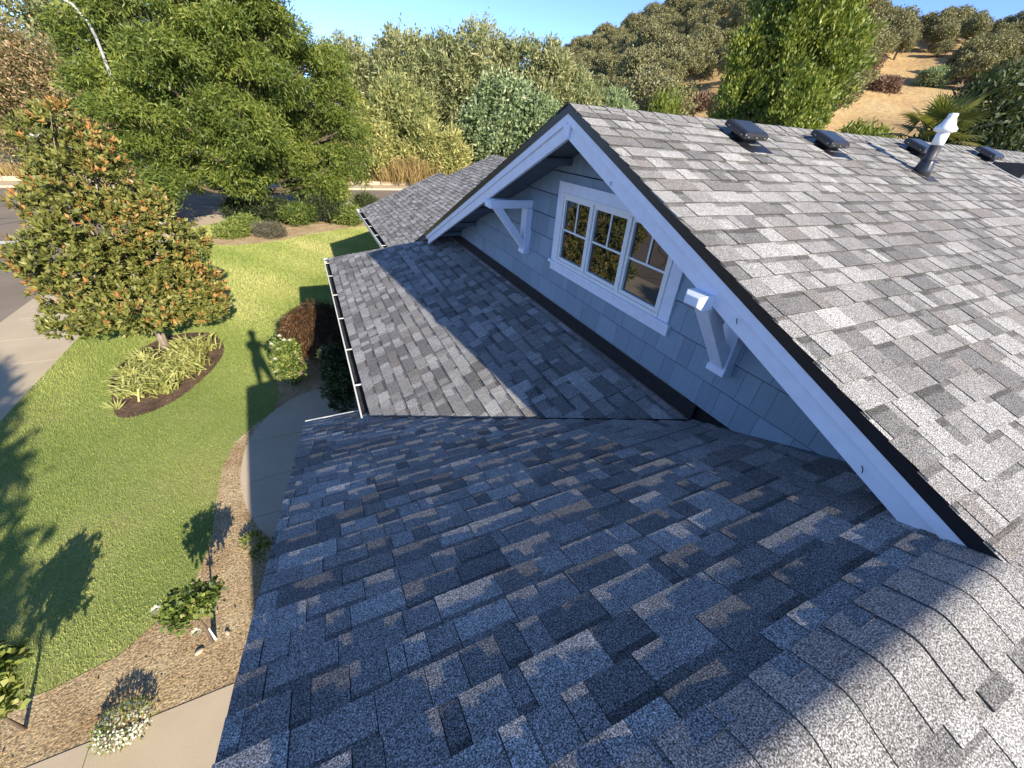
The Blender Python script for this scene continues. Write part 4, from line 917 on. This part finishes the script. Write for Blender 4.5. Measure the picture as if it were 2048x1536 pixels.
# ---- plants in the garden
def iris():
    q = np.random.default_rng(201); spots = []
    r = random.Random(9); poly = IRISBED
    pts = [(-6.3, 6.55), (-6.0, 6.75), (-6.3, 7.1), (-5.9, 7.3), (-5.55, 7.0), (-6.35, 7.6), (-5.95, 7.85), (-5.5, 7.6), (-5.2, 7.5), (-5.25, 8.05), (-5.6, 8.3), (-6.45, 8.15), (-5.2, 8.5), (-6.6, 7.4), (-5.75, 6.5), (-5.5, 8.8)]
    for k, (x, y) in enumerate(pts):
        x, y = -5.75+(x+5.75)*.86, 7.6+(y-7.6)*.92
        t = empty('iris_clump', (x, y, 0), 'clump of pale green strap leaves in the oval bed under the magnolia', 'plant', 'iris clumps under the magnolia')
        n = 85; a = q.uniform(0, 2*math.pi, n); P = np.stack([q.normal(0, .15, n), q.normal(0, .15, n), np.zeros(n)], 1)
        D = np.stack([np.cos(a)*.65+q.normal(0, .15, n)-.05, np.sin(a)*.55-.12+q.normal(0, .15, n), np.ones(n)], 1); D = unit(D); h = q.uniform(.28, .52, n)[:, None]; S = unit(np.cross(D, q.normal(size=(n, 3))))*.017
        p1 = P+D*h*.6; p2 = P+D*h+np.stack([D[:, 0]*.10, D[:, 1]*.10, -.05-.10*q.random(n)], 1); tn = np.clip(q.normal(.72, .2, n), 0, 1)
        V = np.concatenate([np.stack([P-S, P+S, p1+S, p1-S], 1), np.stack([p1-S, p1+S, p2+S*.15, p2-S*.15], 1)]); quads('leaves', V, np.concatenate([tn, tn*.95]), MT['L_iris'], t)
    x, y = -6.42, 6.05; t = empty('iris_clump', (x, y, 0), 'small strap-leaved clump alone at the near tip of the oval bed', 'plant')
    n = 16; a = q.uniform(0, 2*math.pi, n); P = np.zeros((n, 3)); D = np.stack([np.cos(a)*.9, np.sin(a)*.9, np.ones(n)*.8], 1); quads('leaves', leaves(P, D, .3, .03, q), q.normal(.75, .1, n), MT['L_iris'], t)
iris()
def flowers(t, spots, rad=.035, name='flower', petals=12):
    for x, y, z in spots:
        m = MB()
        for k in range(petals):
            a = k*2.399; el = .15+.9*(k/petals); d = Vector((math.cos(a)*math.cos(el), math.sin(a)*math.cos(el), math.sin(el))); s = Vector((-math.sin(a), math.cos(a), 0))*rad*.5; b = Vector((x, y, z))
            m.add([b, b+d*rad*.6+s, b+d*rad*1.15, b+d*rad*.6-s], [(0, 1, 2, 3)])
        m.build(name, MT['petal'], t)
def rose(x, y, label, blobs, fl, stem_h, seed, tufts=170, L=.065, Wd=.042, leaf='L_rose', tone=(.5, .25, .3), canes=None, name='rose_bush'):
    q = np.random.default_rng(seed); t = empty(name, (x, y, .006), label, 'rose'); m = MB()
    if canes is None: canes = 1
    for k in range(canes):
        a = k*2.4; b = Vector((.05*math.cos(a)*(canes > 1), .05*math.sin(a)*(canes > 1), -.03))
        e = Vector((blobs[k % len(blobs)][0], blobs[k % len(blobs)][1], max(stem_h, .1)))
        m.tube([b, b.lerp(e, .5)+Vector((.01, .01, 0)), e], [.016 if canes > 2 else .021, .014, .010], 7)
    for bb in blobs:
        for k in range(5):
            d = unit(q.normal(size=3)); m.tube([(bb[0]*.3, bb[1]*.3, stem_h), (bb[0]+d[0]*bb[3]*.8, bb[1]+d[1]*bb[4]*.8, bb[2]+d[2]*bb[5]*.7)], [.008, .003], 5)
    m.build('stem', MT['bark'], t, smooth=True)
    P, D = lumps(blobs, tufts, q, .75, .2); n = len(P); i = np.repeat(np.arange(n), 7); mm = len(i); d = unit(q.normal(size=(mm, 3)))+D[i]*.5; 
    quads('foliage', leaves(P[i]+q.normal(size=(mm, 3))*.03, d, L*(.7+.6*q.random(mm)), Wd, q), np.repeat(q.normal(tone[0], tone[1], n), 7)+q.normal(0, .12, mm), MT['L_rose' if leaf is None else leaf], t)
    flowers(t, fl, .05); return t
rose(-4.05, .18, 'small standard rose on a bare stem in the mulch near the path', [(.02, .02, .80, .24, .2, .15), (.14, .08, .84, .17, .17, .14), (-.11, -.02, .76, .15, .15, .12)], [(-.25, .03, .88), (.24, .12, .88), (.06, -.22, .62)], .64, 211, 150)
def rose_extras():
    t = empty('plant_tag', (-4.03, .21, .006), 'white plant tag stuck in the mulch against the rose stem', 'tag'); m = MB(); m.box((-.02, -.012, -.03), (.025, -.008, .26)); m.build('tag_plate', MT['vinyl'], t)
    for k, (x, y, w, a) in enumerate(((-4.17, .12, .09, .5), (-3.90, .23, .07, 2.1))):
        q = np.random.default_rng(220+k); m = MB(); m.lathe([(w*.35, 0), (w*.6, .012), (w*.5, .03), (w*.2, .04)], Matrix.Rotation(a, 4, 'Z') @ Matrix.Diagonal((1, .6, 1, 1)), 9)
        tag(m.build('stone', MT['wallstone'], None, smooth=True, loc=(x, y, .0)), ('larger' if k == 0 else 'smaller')+' pale stone at the foot of the small rose', 'stone', 'stones by the rose')
rose_extras()
rose(-5.62, -.02, 'standard rose with yellowing leaves in the bottom left corner by the driveway', [(-.08, .02, .80, .26, .26, .2), (.08, .1, .92, .22, .22, .17), (.15, -.12, .7, .18, .18, .14), (-.02, .28, .74, .2, .2, .15)], [(-.15, -.1, .95)], .55, 212, 230, .075, .055, tone=(.7, .2, .3))
rose(-3.1, 5.9, 'tall rose bush with white blooms at the lawn edge', [(0, 0, .45, .32, .30, .40), (-.05, .05, .85, .30, .28, .30), (.1, -.1, 1.0, .24, .24, .2)], [(-.22, -.05, 1.12), (-.10, -.2, 1.05), (.05, -.1, 1.2), (-.28, .1, .95), (-.2, -.25, .85), (.15, -.05, 1.15), (-.3, -.1, .45), (-.05, .15, 1.2)], .5, 213, 520, .06, .04, canes=5, tone=(.6, .25, .3))
rose(-2.12, 4.42, 'dark green rose shrub in the house shade below the gutter', [(0, 0, .5, .36, .34, .42), (.05, .0, 1.0, .34, .30, .34), (-.05, .1, 1.35, .22, .22, .2)], [(-.15, .2, 1.5), (-.3, .1, .3)], .5, 214, 560, .075, .05, 'L_dark', canes=5, tone=(.6, .25, .3))
def alyssum():
    q = np.random.default_rng(221); t = empty('white_flower_mound', (-4.72, -.40, .008), 'low mound of tiny white flowers spilling onto the driveway edge', 'flowers')
    P, D = lumps([(0, 0, .05, .24, .22, .16)], 520, q, .4, .9); quads('foliage', leaves(P, D+q.normal(size=P.shape)*.5, .055, .014, q), q.normal(.7, .2, len(P)), MT['L_rose'], t)
    P, D = lumps([(0, 0, .06, .26, .23, .17)], 330, q, .15, 1.0); n = len(P); a = q.normal(size=(n, 3)); S = unit(np.cross(D, a))*.011; T = unit(np.cross(D, S))*.011
    quads('blossom', np.stack([P-S, P-T, P+S, P+T], 1), q.random(n), MT['petal'], t)
    x = empty('seedling', (-3.70, 1.50, .006), 'tuft of light green seedling leaves between the mulch and the path', 'plant'); P, D = lumps([(0, 0, .05, .14, .13, .1)], 200, q, .6, .9); quads('leaves', leaves(P, D+np.array([0, 0, .5]), .07, .022, q), q.normal(.75, .2, len(P)), MT['L_rose'], x)
    x = empty('seedling', (-3.50, 1.22, .006), 'grey-green seedling in the shade at the eave edge beside the path', 'plant'); P, D = lumps([(0, 0, .08, .18, .18, .14)], 260, q, .6, .9); quads('leaves', leaves(P, D+np.array([0, 0, .4]), .06, .022, q), q.normal(.4, .2, len(P)), MT['L_rose'], x)
    x = empty('seedling', (-1.05, 11.6, .0), 'light green sprout standing in the wing shadow on the lawn', 'plant'); P, D = lumps([(0, 0, .35, .2, .2, .35)], 240, q, .7, .3); quads('leaves', leaves(P, D+np.array([0, 0, .5]), .12, .05, q), q.normal(.8, .15, len(P)), MT['L_rose'], x)
alyssum()
# weeping bronze maple against the house
def weeping():
    q = np.random.default_rng(231); x, y = -2.35, 6.75; t = empty('weeping_maple', (x, y, 0), 'weeping bronze-leaved maple tucked against the porch gutter', 'tree')
    b = [(0, 0, .95, .75, .85, .62), (-.28, .25, .8, .55, .6, .6), (.1, -.35, .85, .5, .55, .55)]; limbs('trunk', (0, 0, 0), b, .05, MT['bark'], t, q, .5)
    P, D = lumps(b, 2300, q, .25, .45); n = len(P); i = np.repeat(np.arange(n), 9); m = len(i); d = D[i]*.6+q.normal(size=(m, 3))*.4+np.array([0, 0, -.9])
    quads('crown', leaves(P[i]+q.normal(size=(m, 3))*.05, d, .12*(.7+.6*q.random(m)), .014, q), np.repeat(q.normal(.42, .2, n), 9)+q.normal(0, .12, m)+np.clip(-P[i][:, 0]*.45, -.1, .4), MT['L_red'], t)
weeping()
def low(x, y, rad, h, leaf, label, seed, cat='shrub', name='shrub', **kw):
    a = dict(L=.13, Wd=.05, spread=.08, tufts=900, droop=.2, shell=.4); a.update(kw)
    brush(x, y, 0, rad, h, leaf, label, seed, name=name, cat=cat, **a)
low(-5.75, 21.2, .75, .45, 'L_rose', 'bright green ground-hugging plant at the near end of the corner bed', 241, 'plant', 'leafy_plant', tone=(.75, .18, .2))
low(-5.3, 22.6, .9, .55, 'L_rose', 'bright green low plant behind the near end of the corner bed', 242, 'plant', 'leafy_plant', tone=(.62, .18, .2))
low(-4.0, 20.95, .75, .42, 'L_lav', 'grey-brown lavender at the front edge of the corner bed', 243, 'plant', 'lavender', L=.18, Wd=.02, droop=.9)
low(-2.6, 23.6, 1.0, 1.15, 'L_rose', 'rounded green shrub under the right side of the ash', 244, tone=(.42, .18, .25))
low(-1.2, 23.9, 1.1, 1.5, 'L_dark', 'dark shrub in the middle of the corner bed', 245)
low(-.1, 23.4, 1.0, .9, 'L_rose', 'yellow-green shrub at the right end of the corner bed', 246, tone=(.62, .2, .25))
low(1.6, 26.4, 1.0, 1.2, 'L_dark', 'dark green shrub at the kerb beside the wing roof corner', 247, tone=(.75, .2, .25))
low(-3.9, 24.4, 1.2, 1.3, 'L_dark', 'dark shrub at the foot of the ash trunk', 248)
low(-5.6, 25.6, 1.0, 1.0, 'L_dark', 'low dark shrub left of the ash trunk near the sidewalk', 249)
# fallen leaves and wood chips on the mulch
def litter():
    q = np.random.default_rng(251); n = 5200; P = np.stack([q.uniform(-8.1, -1.6, n), q.uniform(-.34, 8.3, n)], 1); k = inside(BED, P) & ~inside(PATH, P); P = P[k]
    n2 = 700; P2 = np.stack([q.uniform(-7, -4.7, n2), q.uniform(5.6, 9.7, n2)], 1); P2 = P2[inside(IRISBED, P2)]; P = np.concatenate([P, P2]); n = len(P)
    B = np.c_[P, .009+.012*q.random(n)]; a = q.uniform(0, 6.28, n); D = np.stack([np.cos(a), np.sin(a), q.normal(0, .35, n)], 1)
    tag(quads('leaf_litter', leaves(B, D, q.uniform(.015, .05, n), q.uniform(.008, .02, n), q, roll=np.tile([0, 0, 1.], (n, 1))+q.normal(0, .4, (n, 3))), q.random(n)*.9, MT['L_straw']), 'fine wood chips and dry leaf litter on the beds', 'mulch', None, 'stuff')
litter()
# a street tree and a neighbour behind the photographer: only their shadows reach the picture
tree('street_tree', -6.9, -7.0, 0, 'narrow street tree by the driveway behind the roof', 'tree', puffs(261, 16, .9, .9, 2.2, 6.6, .7, dome, .9)+[(1.0, .6, 2.5, .6, .6, .5), (1.2, .8, 3.3, .6, .6, .5), (.8, .4, 2.9, .6, .6, .5), (.3, .2, 3.6, .7, .7, .6)], 'L_ash', .14, seed=262, tufts=2600, per=8, L=.3, Wd=.1, spread=.2)

# ------------------------------------------------------------------ the photographer, standing astride the front ridge just behind the camera
def person():
    t = empty('person', (-2.06, -3.78, zn(-3.78)), 'person in grey shirt and jeans standing on the front ridge with arms raised', 'person')
    J = {}; E = []
    def j(n, p, r, par=None):
        J[n] = (len(J), p, r)
        if par: E.append((J[par][0], J[n][0]))
    g = .02
    j('pel', (0, 0, .96), .135); j('bel', (0, .0, 1.10), .125, 'pel'); j('che', (0, .02, 1.30), .145, 'bel'); j('sho', (0, .02, 1.44), .10, 'che'); j('nec', (0, .03, 1.53), .055, 'sho'); j('jaw', (0, .06, 1.61), .075, 'nec'); j('hea', (0, .055, 1.69), .093, 'jaw'); j('top', (0, .045, 1.76), .07, 'hea'); j('nos', (0, .15, 1.655), .016, 'jaw')
    for s, n in ((-1, 'l'), (1, 'r')):
        j('hip'+n, (s*.10, 0, .90), .10, 'pel'); j('kne'+n, (s*.15, .06, .50), .065, 'hip'+n); j('ank'+n, (s*.19, .0, .11), .045, 'kne'+n); j('toe'+n, (s*.21, .16, .05), .040, 'ank'+n)
        j('shd'+n, (s*.19, .02, 1.42), .06, 'sho'); j('elb'+n, (s*.27, .14, 1.19), .043, 'shd'+n); j('wri'+n, (s*.10, .335, 1.285), .028, 'elb'+n); j('plm'+n, (s*.085, .375, 1.315), .026, 'wri'+n)
        for k in range(4):
            j('f%d%s' % (k, n), (s*(.085-.004*k), .405, 1.345-.021*k), .0095, 'plm'+n); j('g%d%s' % (k, n), (s*(.068-.004*k), .416, 1.350-.021*k), .008, 'f%d%s' % (k, n)); j('h%d%s' % (k, n), (s*(.052-.003*k), .409, 1.350-.021*k), .007, 'g%d%s' % (k, n))
        j('t0'+n, (s*.072, .365, 1.345), .010, 'plm'+n); j('t1'+n, (s*.055, .375, 1.362), .009, 't0'+n)
    me = bpy.data.meshes.new('body'); me.from_pydata([v[1] for v in J.values()], E, []); o = bpy.data.objects.new('body', me); link(o, t)
    md = o.modifiers.new('skin', 'SKIN'); sk = me.skin_vertices[0].data
    for i, v in enumerate(J.values()): sk[i].radius = (v[2], v[2]); sk[i].use_root = (i == 0)
    o.modifiers.new('sub', 'SUBSURF').levels = 1; o.modifiers['sub'].render_levels = 2
    m, n, b = new_mat('skin_and_clothes'); c = n.nodes.new('ShaderNodeTexCoord'); sx = n.nodes.new('ShaderNodeSeparateXYZ'); n.links.new(c.outputs['Object'], sx.inputs[0])
    n.links.new(ramp(n, sx.outputs[2], [(0, (.03, .025, .02)), (.09, (.05, .07, .13)), (.93, (.22, .22, .23))], 'CONSTANT'), b.inputs['Base Color']); b.inputs['Roughness'].default_value = .8
    me.materials.append(m)
    cap_ = MB(); cap_.lathe([(.105, 1.715), (.108, 1.75), (.095, 1.80), (.05, 1.835)], Matrix.Translation((0, .048, 0)), 18); cap_.build('cap', MT['black_metal'], t, smooth=True)
    t.rotation_euler = (0, 0, R(-27))
    p = empty('phone', (-2.075, -3.36, 5.435), 'phone held in both hands at the ridge', 'phone', None, None, R(-27)); m = MB(); m.box((-.075, -.008, -.037), (.075, 0, .037)); m.build('phone_case', MT['black_metal'], p, bevel=.003)
person()
